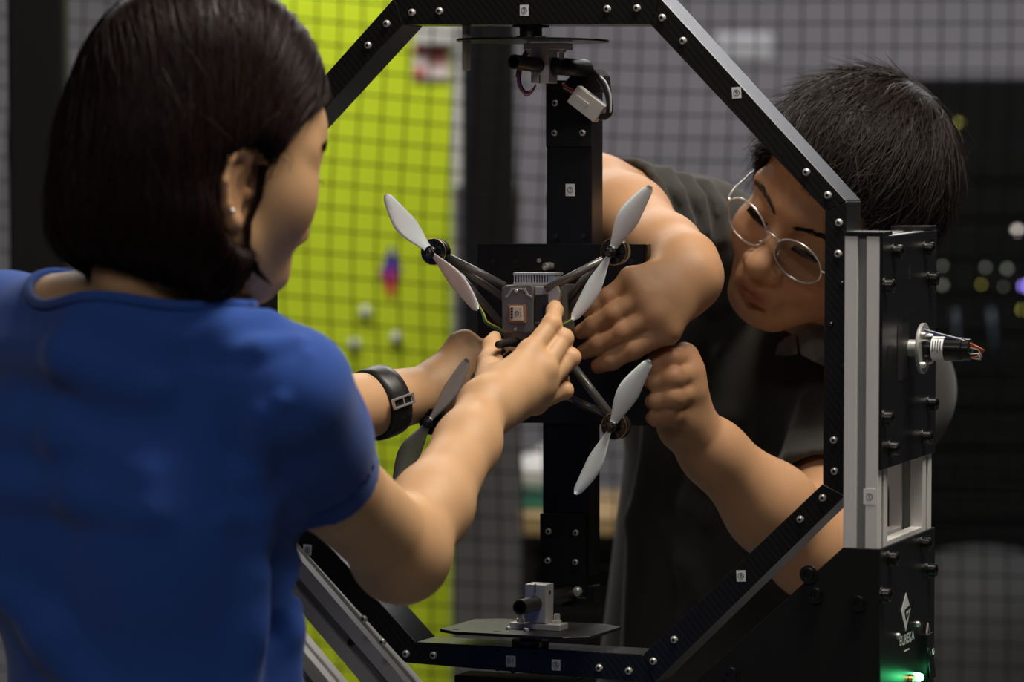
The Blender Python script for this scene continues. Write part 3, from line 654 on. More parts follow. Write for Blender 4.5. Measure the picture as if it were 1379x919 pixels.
    b = MB(); b.lathe(mc + U * .0156, U, [(.0112, 0), (.0112, .036), (.0100, .037), (.0100, .043), (.0085, .044)], 28); mo = b.build('motor_body', M['black_gloss'], t); smooth_by_angle(mo, 35)
    b = MB(); b.lathe(mc + U * .0235, U, [(.0114, 0), (.0114, .0115)], 28); lb = b.build('motor_label', M['sticker'], mo); smooth_by_angle(lb, 35)
    for k in range(4):
        n_ = -Wd * math.cos(.3) + Vz * math.sin(.3)
        b = MB(); b.box(mc + U * (.0255 + k * .0024) + n_ * .01143, (U, np.cross(U, n_), n_), (.0004, .006 - .001 * (k % 2), .0002)); b.build('label_print', M['ink'], lb)
    e = mc + U * .0596
    for k, (c_, dz) in enumerate((('orange', .006), ('red', .004), ('white', .002), ('white', -.004))):
        pts = [e + Vz * dz - Wd * .004, e + U * .008 + Vz * (dz * .6 - .001) - Wd * .004, e + U * (.013 - .001 * k) - Vz * .003 * k - Wd * .003, e + U * .008 - Vz * (.006 + .001 * k), e - Vz * .008]
        b = MB(); b.tube(pts, .0007, 6); b.build('thin_wire', M['w_' + c_], mo, smooth=True)
    for c_, dz in (('blue', 0), ('white', .0012)):
        b = MB(); b.tube([mc + U * .016 + Vz * (.017 + dz) - Wd * .005, mc + U * .03 + Vz * (.0135 + dz) - Wd * .006, mc + U * .05 + Vz * (.009 + dz) - Wd * .006, e + Vz * .006 - Wd * .004], .0006, 6); b.build('thin_wire', M['w_' + c_], mo, smooth=True)
    # front gusset and housing
    g = [(1135, 738), (1184.5, 740), (1184.5, 960), (880, 1010), (880, 985), (935, 919)]
    b = MB(); b.prism([SF.at(x, y, wf - .003) for x, y in g], Wd * .0035); b.build('gusset_plate', M['black_matte'], t, bevel=.0005, seg=1)
    for x, y in ((1098, 801), (1156, 812), (985, 908), (1089, 774)):
        c = SF.at(x, y, wf - .003); b = MB(); b.lathe(c, -Wd, [(.0085, -.0005), (.0085, .0012), (.0064, .0014), (.0064, .0065), (.0032, .0066), (.0032, .005)], 18); smooth_by_angle(b.build('cap_bolt', M['dark_steel'], t), 35)
    number_tag(SF, 1171, 669, wf, '1', t, w=.0115, h=.0145)
    # emblem and lettering on the side plate
    pn = pt(ub + .0032, 0, 1); hx = lambda x, y: SF.at_u(x, y, pn)
    em = [(1220, 799), (1226, 820), (1219.5, 851), (1213.5, 824)]; b = MB(); b.prism([hx(*p) for p in em], U * .0003); eb = b.build('diamond_emblem', M['white_print'], t)
    b = MB()
    for q in ([(1224.5, 815), (1225.4, 819), (1219, 824.5), (1218, 821.5)], [(1219, 822), (1217.6, 824), (1219.6, 836), (1220.8, 833)], [(1219.6, 836), (1223.5, 828), (1223.2, 824.6), (1220.4, 831)]):
        b.prism([hx(*p) for p in q], U * .0006)
    b.build('emblem_groove', M['ink'], eb)
    c0, c1 = hx(1212.5, 864), hx(1229, 857); du = nrm(c1 - c0)
    text_mesh('EUREKA', (c0 + c1) / 2 + U * .0004, Wd, Vz, (np.linalg.norm(c1 - c0) / 3.05, .0125), M['white_print'], 'lettering', t, bold=.015)
    b = MB()
    for x, y, w_ in ((1217.5, 868, .004), (1222, 866, .003), (1226, 864.5, .002)): b.box(hx(x, y), (U, Wd, Vz), (.0002, w_, .0006))
    b.box(hx(1221, 876), (U, Wd, Vz), (.0002, .009, .0005)); b.build('small_print', M['white_print'], t)
    for x, y in ((1208.5, 857), (1235, 841)): b = MB(); bolt(b, hx(x, y), U, .003, .003); smooth_by_angle(b.build('small_screw', M['steel'], t), 35)
    # rocker switch, lamp
    c = hx(1245, 892); b = MB(); b.box(c, (U, Wd, Vz), (.006, .0125, .028)); sw = b.build('rocker_switch', M['black_gloss'], t, bevel=.001)
    b = MB(); b.box(c + U * .0062 + Vz * .002, (nrm(U + Vz * .12), Wd, nrm(Vz - U * .12)), (.0015, .008, .018)); b.build('rocker', M['black_gloss'], sw, bevel=.001)
    b = MB(); b.torus(c + U * .0085 + Vz * .0105, U, .003, .0004, 16, 4); b.build('switch_mark', M['sticker'], sw)
    b = MB(); b.tube([c + U * .003 + Vz * .028 + Wd * -.004, c + U * .003 + Vz * .037, c + U * .003 + Vz * .028 + Wd * .004], .001, 6); b.build('wire_loop', M['steel'], sw)
    c = hx(1230, 912); b = MB(); b.lathe(c, U, [(.0042, 0), (.0042, .006), (.003, .009), (.001, .0102)], 16); smooth_by_angle(b.build('green_lamp', emit('green_led', (.15, 1, .45), 9), t), 35)
    l = bpy.data.lights.new('green_lamp_glow', 'POINT'); l.energy = .012; l.color = (.05, 1, .3); l.shadow_soft_size = .004
    lo = bpy.data.objects.new('green_lamp_glow', l); COL.objects.link(lo); lo.location = c + U * .016 - Wd * .006
    b = MB(); b.lathe(hx(1226, 919), U, [(.0075, 0), (.0075, .004), (.005, .0045)], 20); b.build('lamp_bezel', M['gold'], t)
    # dark cabinet foot down to the floor
    b = MB(); b.box(pt((ua + ub) / 2, (wf + wb) / 2, .3), (U, Wd, Vz), (s / 2 + .02, (wb - wf) / 2 + .02, .3)); b.build('foot_box', M['black_matte'], t, bevel=.002)
    # left post with diagonal braces, joined low by a base beam: the other side of the machine
    ul = -.335
    t2 = thing('brace_stand', 'silver slotted diagonal braces and black post behind the woman', 'stand', pt(ul, 0, 0))
    b = MB(); b.box(pt(ul, .0, 1.36 / 2), (U, Wd, Vz), (.015, .07, 1.36 / 2)); b.build('post', M['black'], t2, bevel=.001)
    for (x0, y0, x1, y1), w0 in (((402, 772, 543, 937), .02), ((380, 862, 452, 948), .09)):
        p0 = SF.at(x0, y0, w0); p1 = SF.at(x1, y1, w0); d = nrm(p1 - p0); p0 = p0 - d * .10; p1 = p1 + d * .12
        n = nrm(np.cross(d, Wd)); a, sl = MB(), MB(); extrusion(a, sl, p0, p1, n, Wd, .036); o = a.build('diagonal_brace', M['alu'], t2, bevel=.0006, seg=1); sl.build('slot', M['alu_slot'], o)
        for f in (.35,): 
            c = p0 + d * .19 - Wd * .013; b = MB(); bolt(b, c, -Wd, .004, .002); b.build('slot_bolt', M['dark_steel'], t2)
    b = MB(); b.torus(SF.at(362, 366, -.09), U * .5 + -Wd, .0105, .0012, 32, 8, ax_a=Vz); hr = b.build('pull_ring', M['chrome'], t2, smooth=True)
    b = MB(); b.lathe(SF.at(366, 353, -.09), -Wd, [(.006, 0), (.006, .008), (.004, .01)], 16); b.build('ring_boss', M['black_gloss'], t2)
stand()

# ------------------------------------------------------------------ quadcopter
def quad():
    wm = -.028
    t = thing('quadcopter', 'small grey four-rotor drone with white propellers held before the black plate', 'drone', RF.at(715, 465, 0))
    ax = (U, RV, RW)
    def slab(name, q, w0, dw, m, parent=t, bev=.0008):
        b = MB(); b.prism([RF.at(x, y, w0) for x, y in q], RW * dw); return b.build(name, m, parent, bevel=bev)
    body = slab('body_shell', [(677, 388), (682, 384), (720, 384), (752, 384), (753, 400), (751, 458), (716, 459), (677, 458)], -.022, .046, M['grey_shell'])
    cov = slab('front_cover', [(675.5, 388), (679, 385), (716, 385), (718, 392), (718, 446), (713, 449), (676, 449)], -.030, .009, M['grey_shell'])
    slab('cover_step', [(682, 402), (686, 398), (690, 391), (705, 391), (709, 398), (716, 402), (716, 399), (711, 396), (707, 388), (688, 388), (684, 396), (680, 399)], -.0306, .001, M['grey_shell_light'], cov, .0003)
    lh = slab('camera_bracket', [(720, 386), (735, 386), (752, 385), (754, 394), (751, 412), (747, 436), (720, 436)], -.0275, .006, M['grey_shell_light'])
    slab('bracket_window', [(720.5, 397), (738, 396.5), (738, 410), (731, 410), (731, 433), (719.5, 434)], -.0285, .002, M['ink'], lh, .0003)
    slab('camera_lens_block', [(731, 411), (739, 410), (739, 433), (731, 433)], -.030, .003, M['black_gloss'], lh, .0003)
    fr = slab('antenna_frame', [(684, 411), (706, 411), (707, 435.5), (684.5, 435.5)], -.0345, .005, M['copper_tan'], cov, .0006)
    ch = slab('antenna_chip', [(686.4, 413), (703.5, 413), (704, 432), (687, 432)], -.0358, .0015, M['cream'], fr, .0003)
    c = RF.at(696, 422, -.0360); b = MB(); b.torus(c, -RW, .0018, .00035, 14, 4); b.build('chip_mark', M['ink'], ch)
    for k in range(4): b = MB(); b.box(RF.at(689.2, 416 + k * 4, -.0360), ax, (.0011, .0011, .0002)); b.build('chip_mark', M['ink'], ch)
    for k in range(3): b = MB(); b.box(RF.at(701.5, 417 + k * 4, -.0360), ax, (.0003, .0006, .0002)); b.build('chip_mark', M['ink'], ch)
    for x, y in ((695.5, 392), (694.5, 443.5)): b = MB(); bolt(b, RF.at(x, y, -.030), -RW, .0019, .0012); smooth_by_angle(b.build('screw', M['alu_bright'], cov), 35)
    hs = slab('heat_sink', [(691.5, 370), (746.5, 370), (746.5, 385), (691.5, 385)], -.012, .02, mat('heat_sink_back', (.12, .07, .05), .5, .5))
    slab('heat_sink_rim', [(691, 367.5), (747, 367.5), (747, 371), (691, 371)], -.0155, .024, M['alu_bright'], hs, .0003)
    for k in range(13):
        x = 692 + k * 3.55; slab('fin', [(x, 370.5), (x + 1.7, 370.5), (x + 1.7, 382), (x, 382)], -.0150, .02, M['alu_bright'], hs, 0)
    slab('fin_base', [(691, 381), (747, 381), (747, 385), (691, 385)], -.0155, .024, M['alu_bright'], hs, .0003)
    slab('fan', [(737.5, 371), (746.5, 371), (746.5, 382), (737.5, 382)], -.0152, .02, mat('blue_grey_fan', (.30, .34, .42), .4, .3), hs, .0004)
    slab('belly_box', [(680, 457), (719, 458), (717, 468), (682, 467)], -.024, .04, M['black_matte'])
    a0, a1 = RF.at(671, 464.5, -.088), RF.at(700, 459, -.01); d = nrm(a1 - a0); b = MB(); b.lathe(a0, d, [(.0018, -.0012), (.0034, -.0004), (.0038, .002), (.0038, np.linalg.norm(a1 - a0))], 18); smooth_by_angle(b.build('antenna', M['rubber'], t), 35)
    # arm tubes
    for x0, y0, w0, x1, y1, w1, r in ((600, 344, -.012, 680, 385, -.002, .0036), (600, 346, -.004, 678, 401, .004, .0034), (606, 356, .002, 676, 437, .012, .0034), (815, 349, -.016, 735, 390, -.026, .0040), (806, 352, -.002, 752, 418, .008, .0034), (812, 360, .002, 752, 432, .012, .0034), (760, 478, -.004, 824, 562, -.012, .0042), (750, 528, .004, 812, 556, -.006, .0034), (585, 560, -.004, 678, 470, .004, .0036), (588, 566, -.002, 690, 475, .012, .0034)):
        b = MB(); b.tube([RF.at(x0, y0, w0), RF.at(x1, y1, w1)], r, 12); b.build('arm', M['tube_grey'], t, smooth=True)
    # motors and propellers
    hubs = (((580, 339.5), (517, 264), (645, 416), 'prop', 1), ((823, 339), (874, 249), (773, 432), 'prop', 1), ((823.5, 575), (873, 484), (777, 667), 'prop', 1), ((577, 569), (632, 485), (530, 653), 'prop_shaded', -1))
    for (hx, hy), t0, t1, pm, chir in hubs:
        c = RF.at(hx, hy, -.046); mcx = c + RW * .006
        b = MB(); b.lathe(mcx, RW, [(.0122, 0), (.0128, .001), (.0128, .013), (.0115, .015), (.0108, .019)], 28); mo = b.build('motor', M['black_gloss'], t); smooth_by_angle(mo, 35)
        if pm == 'prop':
            b = MB(); b.torus(mcx + RW * .001, RW, .0125, .0006, 36, 6); b.build('gold_rim', M['gold'], mo, smooth=True)
        for k in range(6):
            a_ = k * math.pi / 3; dd = U * math.cos(a_) + RV * math.sin(a_); b = MB(); b.box(mcx - RW * .0006 + dd * .0085, (dd, np.cross(dd, RW), RW), (.0028, .0011, .0006)); b.build('motor_spoke', M['dark_steel'], mo)
        for k, tp in enumerate((t0, t1)):
            tip = RF.at(*tp, -.046); sp = tip - c; L = np.linalg.norm(sp); e = sp / L; q = nrm(np.cross(RW, e)) * chir
            stn = 18; V = []; th = .0008
            for i in range(stn + 1):
                f = .045 + .955 * i / stn; r_ = f * L
                cd = .0072 + (.0215 - .0072) * math.sin(min(1, f / .52) * math.pi / 2) ** 1.5 if f < .52 else .0215 - (.0215 - .0075) * ((f - .52) / .48) ** 1.25
                if f > .96: cd *= max(.35, math.sqrt(max(0, 1 - ((f - .96) / .045) ** 2)))
                tw = R(34 * (1 - f) + 10); off = -.0028 * math.sin(f * math.pi) + .004 * max(0, f - .6)
                for s_ in (0, 1):
                    for j in range(7):
                        x = j / 6; y_ = (x - .45) * cd + off; camb = .0009 * math.sin(math.pi * x); thick = th * (1 - .8 * abs(2 * x - 1) ** 2)
                        zz = camb + (thick if s_ else -thick)
                        V.append(c + e * r_ + q * (y_ * math.cos(tw) - 0) + RW * (y_ * math.sin(tw)) - RW * zz)
            F = []
            for i in range(stn):
                o0, o1 = i * 14, (i + 1) * 14
                for j in range(6):
                    F.append((o0 + j, o0 + j + 1, o1 + j + 1, o1 + j)); F.append((o0 + 7 + j, o1 + 7 + j, o1 + 8 + j, o0 + 8 + j))
                F.append((o0, o1, o1 + 7, o0 + 7)); F.append((o0 + 6, o0 + 13, o1 + 13, o1 + 6))
            F.append(tuple(range(0, 7)) + tuple(range(13, 6, -1))); z = stn * 14; F.append(tuple(range(z + 6, z - 1, -1)) + tuple(range(z + 7, z + 14)))
            mesh_obj('propeller_blade', np.array(V), F, M[pm], t, smooth=True)
        b = MB(); b.lathe(c - RW * .003, RW, [(.0052, 0), (.0058, .0008), (.0058, .0065)], 22); smooth_by_angle(b.build('propeller_hub', M['dark_steel'], t), 35)
        b = MB(); b.lathe(c - RW * .008, RW, [(.0022, 0), (.0040, .0006), (.0042, .0045), (.0048, .0052)], 6); b.build('hub_nut', M['dark_steel'], t, bevel=.0003)
        b = MB(); b.lathe(c - RW * .0085, RW, [(.0016, 0), (.0018, .002)], 10); b.build('shaft_tip', M['ink'], t)
    def cab(pts, r, m, nm='cable'):
        q = [RF.at(*p) for p in pts]; Q = []
        for i in range(len(q) - 1):
            p0, p1, p2, p3 = q[max(i - 1, 0)], q[i], q[i + 1], q[min(i + 2, len(q) - 1)]
            for k in range(5):
                x = k / 5; Q.append(.5 * (2 * p1 + (p2 - p0) * x + (2 * p0 - 5 * p1 + 4 * p2 - p3) * x * x + (3 * p1 - p0 - 3 * p2 + p3) * x ** 3))
        Q.append(q[-1]); s = MB(); s.tube(Q, r, 7); return s.build(nm, m, t, smooth=True)
    for k, c_ in enumerate(('yellow', 'green', 'teal')):
        cab([(610 + k, 352, .0), (628 + k, 385, .002), (650 - k, 420, -.006), (655 - k, 432 + k, -.012), (664, 438 + 1.8 * k, -.016), (674, 443 + 2 * k, -.018), (680, 453 + k, -.016)], .0009, M['w_' + c_], 'motor_wire')
        cab([(748, 446 + k, -.012), (758, 437 + 1.8 * k, -.016), (768, 431 + 1.8 * k, -.012), (776, 421 + 2 * k, -.004), (800, 385, .0)], .0009, M['w_' + c_], 'motor_wire')
    for k, c_ in enumerate(('blue', 'wblack', 'wblack')):
        cab([(750, 526 + k, 0), (768, 534 + k * 2, 0), (776, 541 + k * 2, -.004), (792, 550 + k * 1.5, -.004), (815, 562, -.008)], .001, M['w_' + c_], 'motor_wire')
quad()
# ------------------------------------------------------------------ people
def cdir(x, y, z): return nrm(AX_R * x + AX_U * y - AX_F * z)         # camera-frame direction, z towards the viewer
class Local:
    """a head's own axes: x forward, y to its left, z up"""
    def __init__(s, o, f, up):
        s.o = np.asarray(o); s.f = nrm(f); s.l = nrm(np.cross(up, s.f)); s.u = np.cross(s.f, s.l); s.A = np.stack([s.f, s.l, s.u])
    def w(s, *p):
        p = np.asarray(p if len(p) > 1 else p[0], float); return s.o + p @ s.A
    def loc(s, p): return (p - s.o) @ s.A.T

def head_sdf(H, s, woman=False):
    w = H.w; A = H.A; E = lambda c, r, k=.02, op='+', ax=A: s.ell(w(c), r, ax, k, op)
    E((-.012, 0, .047), (.098, .076, .088))
    E((.028, 0, -.002), (.064, .066, .088), .025)
    if woman: E((.048, 0, .052), (.064, .064, .055), .03)
    ez = .010 if woman else 0
    E((.034 - .004 * woman, 0, -.056 + .012 * woman), (.052, .054 - .006 * woman, .050 - .008 * woman), .025)
    cz = -.096 + .020 * woman; s.ball(w(.076 - .015 * woman, 0, cz), .017 - .004 * woman, .03)
    for q in (-1, 1):
        s.cone(w(-.004, q * .054, -.04), w(.064 - .016 * woman, q * .02, cz), .022, .017 - .004 * woman, .025)
        E((.060, q * .040, -.030), (.028, .026, .028), .02) if not woman else E((.055, q * .041, -.006), (.031, .031, .036), .025)
        s.cone(w(.086, q * .010, .030 + ez), w(.066, q * .052, .026 + ez), .012, .011, .015)
        E((.099, q * .033, .010), (.012, .019, .011), .012, '-') if not woman else E((.103, q * .030, .010 + ez), (.012, .016, .010), .012, '-')
        E((.077, q * .032, .009 + ez), (.0138, .0150, .0125), .006)          # eyelid over the ball
        if not woman: E((.0925, q * .032, .0035), (.006, .0135, .0021), .002, '-')
        else: E((.0925, q * .034, .0045 + ez), (.006, .0135, .003), .002, '-')
        # ear
        ea = np.stack([nrm(H.f * .93 + H.l * q * -.30 + H.u * .15), nrm(H.l * q + H.f * (.55 if woman else .32)), H.u]); ea[2] = np.cross(ea[0], ea[1]) * (1 if q > 0 else 1)
        ec = (-.012, q * .078, -.002)
        s.ell(w(ec), (.017, .0055, .029), ea, .006)
        rim = [w(np.array(ec) + np.array(v) * (1, q, 1)) for v in ((.012, -.003, .012), (.008, .004, .026), (-.004, .009, .030), (-.016, .012, .022), (-.019, .012, .004), (-.012, .008, -.016), (-.003, .002, -.028))]
        s.chain(rim, [.0030, .0036, .0040, .0042, .0040, .0042, .0058], .004)
        s.ball(w(ec[0] + .001, q * (.078), -.030), .0072, .008)
        s.ell(w(-.008, q * .0855, -.004), (.0085, .0060, .0125), ea, .004, '-')
        s.cone(w(-.012, q * .080, .010), w(-.006, q * .081, .018), .0028, .0022, .003)
        s.ball(w(.004, q * .077, -.006), .0045, .005)                     # tragus
    nl = .112 if not woman else .101
    s.cone(w(.088, 0, .014), w(nl - .004, 0, -.024), .0075, .0100, .014)
    s.ball(w(nl, 0, -.031), .0128, .012)
    for q in (-1, 1):
        s.ball(w(nl - .012, q * .0145, -.036), .0092, .010)
        s.cone(w(nl - .004, q * .006, -.0445), w(nl - .012, q * .009, -.041), .0032, .0028, .003, '-')
    lx = -.013 if woman else 0
    E((.088 + lx, 0, -.066), (.014, .026, .022), .018)
    s.chain([w(.089 + lx, -.023, -.068), w(.0985 + lx, -.008, -.062), w(.0995 + lx, 0, -.0635), w(.0985 + lx, .008, -.062), w(.089 + lx, .023, -.068)], [.003, .0052, .0048, .0052, .003], .005)
    s.chain([w(.089 + lx, -.021, -.070), w(.0975 + lx, 0, -.0745), w(.089 + lx, .021, -.070)], [.003, .0066, .003], .005)
    s.chain([w(.0915 + lx, -.0245, -.0695), w(.1045 + lx, 0, -.0685), w(.0915 + lx, .0245, -.0695)], [.0012, .0014, .0012], .0025, '-')
    s.chain([w(.092 + lx, -.014, -.084), w(.094 + lx, 0, -.085), w(.092 + lx, .014, -.084)], [.004, .005, .004], .010, '-')
def head_tint(H, V, lipcol=(0.80, .50, .48)):
    q = H.loc(V); t = np.ones((len(V), 3))
    m = np.exp(-(((q[:, 1]) / .022) ** 4 + ((q[:, 2] + .069) / .0105) ** 4)) * (q[:, 0] > .08)
    t = t * (1 - m[:, None]) + m[:, None] * np.array(lipcol)
    for sg in (-1, 1):
        m = np.exp(-(((q[:, 1] - sg * .045) / .022) ** 2 + ((q[:, 2] + .028) / .02) ** 2)) * (q[:, 0] > .04) * .35
        t = t * (1 - m[:, None]) + m[:, None] * np.array((1.0, .82, .80))
        m = np.exp(-(((q[:, 0] + .012) / .03) ** 2 + ((q[:, 1] - sg * .082) / .012) ** 2 + (q[:, 2] / .035) ** 2)) * .5
        t = t * (1 - m[:, None]) + m[:, None] * np.array((1.0, .78, .72))
    m = np.exp(-((q[:, 0] - .112) ** 2 + q[:, 1] ** 2 + (q[:, 2] + .032) ** 2) / .016 ** 2) * .4
    return t * (1 - m[:, None]) + m[:, None] * np.array((1.0, .80, .76))
def brow(H, s, name, parent, m, q, pts, n=70):
    b = MB(); rng = random.Random(5)
    P_ = [np.array(p) for p in pts]
    for i in range(n):
        f = rng.random() * (len(P_) - 1); k = int(f); c = P_[k] + (P_[k + 1] - P_[k]) * (f - k) + np.array([.004, rng.uniform(-.002, .002) , rng.uniform(-.0026, .0026)])
        c[1] *= 1; p0 = H.w(c[0], q * c[1], c[2]); e = H.f * -.1 + H.l * q * rng.uniform(.7, 1) + H.u * rng.uniform(.0, .5)
        d = float(s.eval(p0[None])[0]); g = s.grad(p0[None])[0]; p0 = p0 - g * (d - .0004); p1 = p0 + nrm(e) * .007
        d = float(s.eval(p1[None])[0]); g = s.grad(p1[None])[0]; p1 = p1 - g * (d - .0006)
        b.tube([p0, (p0 + p1) / 2 + g * .0003, p1], [.0005, .0005, .00015], 3, False)
    return b.build(name, m, parent)
def eye(H, q, parent, gaze_z=-.004, gaze_y=0.0, ez=0.0):
    b = MB(); c = np.array([.0765, q * .032, .0085 + ez]); b.lathe(H.w(*c) - H.f * .012, H.f, [(.012 * math.sin(math.pi * i / 10), .012 - .012 * math.cos(math.pi * i / 10)) for i in range(11)], 18)
    o = b.build('eye', M['eyewhite'], parent, smooth=True)
    d = nrm(H.f + H.u * -.28 + H.l * gaze_y); b = MB(); b.lathe(H.w(*c) + d * .0108, d, [(.0058, 0), (.0058, .0008), (.003, .0014), (.0005, .0016)], 16); b.build('iris', M['iris'], o, smooth=True)

def hand_sdf(s, wrist, mcps, fingers, radii, thumb, wr=.021, tr=(.015, .0125, .0105, .0088), pk=.014, pal=None):
    """wrist joint, four knuckles, four finger chains (from the knuckle on), thumb chain; every joint is a 3-D point"""
    wrist = np.asarray(wrist)
    for i, m in enumerate(mcps):
        s.cone(wrist + (m - wrist) * .12, m, wr * .82, radii[i][0] * 1.08, pk)
    for i in range(3): s.cone(mcps[i], mcps[i + 1], radii[i][0] * .98, radii[i + 1][0] * .98, .010)
    if pal is not None:
        c = (wrist + sum(mcps) / 4) / 2; s.cone(c + pal * .010, sum(mcps) / 4 + pal * .007, .020, .014, .012)
    s.chain(thumb, tr, .007, k0=.014)
    for i, fp in enumerate(fingers):
        s.chain([mcps[i]] + list(fp), radii[i], .0035)
        for j, p in enumerate(fp[:-1]): s.ball(p, radii[i][j + 1] * 1.01, .003)

def strands(sdf, roots, flow, L, nseg, r0, lift, jit, rng, clampf=None, tips=0.0, colors=(.6, 1.6)):
    """hair strands that run over a surface: step along flow, stay a little above it"""
    n = len(roots); p = roots.copy(); pts = [p.copy()]; g = sdf.grad(p); step = (L / nseg)[:, None]
    off0 = sdf.eval(p); rnd = rng.normal(size=(n, 3)) * jit; prev = None
    for k in range(nseg):
        f = flow(p) + rnd; f = f - g * (f * g).sum(-1, keepdims=True); f /= np.maximum(np.linalg.norm(f, axis=-1, keepdims=True), 1e-6)
        if prev is not None: f = f * .45 + prev * .55; f /= np.linalg.norm(f, axis=-1, keepdims=True)
        prev = f; p = p + f * step; d = sdf.eval(p); g = sdf.grad(p)
        tgt = off0 + lift * ((k + 1) / nseg) ** 1.5
        p = p - g * (d - tgt)[:, None] * .8; pts.append(p.copy())
    pts = np.stack(pts, 1)                                               # n, nseg+1, 3
    m = nseg + 1; t = np.gradient(pts, axis=1); t /= np.maximum(np.linalg.norm(t, axis=-1, keepdims=True), 1e-9)
    ref = rng.normal(size=(n, 1, 3)); a = np.cross(t, ref); a /= np.maximum(np.linalg.norm(a, axis=-1, keepdims=True), 1e-9); b = np.cross(t, a)
    rad = r0 * rng.uniform(.7, 1.3, (n, 1)) * (1 - .85 * np.linspace(0, 1, m)[None] ** 3); V = []
    for k in range(3):
        q = 2 * math.pi * k / 3; V.append(pts + rad[..., None] * (a * math.cos(q) + b * math.sin(q)))
    V = np.stack(V, 2)                                                   # n, m, 3sides, 3
    idx = np.arange(n * m * 3).reshape(n, m, 3); F = []
    for k in range(3):
        k2 = (k + 1) % 3; F.append(np.stack([idx[:, :-1, k], idx[:, :-1, k2], idx[:, 1:, k2], idx[:, 1:, k]], -1).reshape(-1, 4))
    c = rng.uniform(colors[0], colors[1], (n, 1, 1, 1)) * (1 + rng.normal(size=(n, 1, 1, 3)) * .08); c = np.broadcast_to(c, V.shape).reshape(-1, 3)
    return V.reshape(-1, 3), np.concatenate(F), np.clip(c, 0.2, 3)
def sample_surface(V, F, n, rng, keep):
    c = V[F[:, 0]]; e1 = V[F[:, 1]] - c; e2 = V[F[:, 3]] - c; ar = np.linalg.norm(np.cross(e1, e2), axis=-1)
    ok = keep(c); pr = ar * ok; pr = pr / pr.sum(); i = rng.choice(len(F), n, p=pr); u = rng.random((n, 2))
    return c[i] + e1[i] * u[:, :1] + e2[i] * u[:, 1:]

def fold(s, pts, r, k, op):
    if all(p is not None for p in pts): s.chain(pts, [r * .6] + [r] * (len(pts) - 2) + [r * .6], k, op)
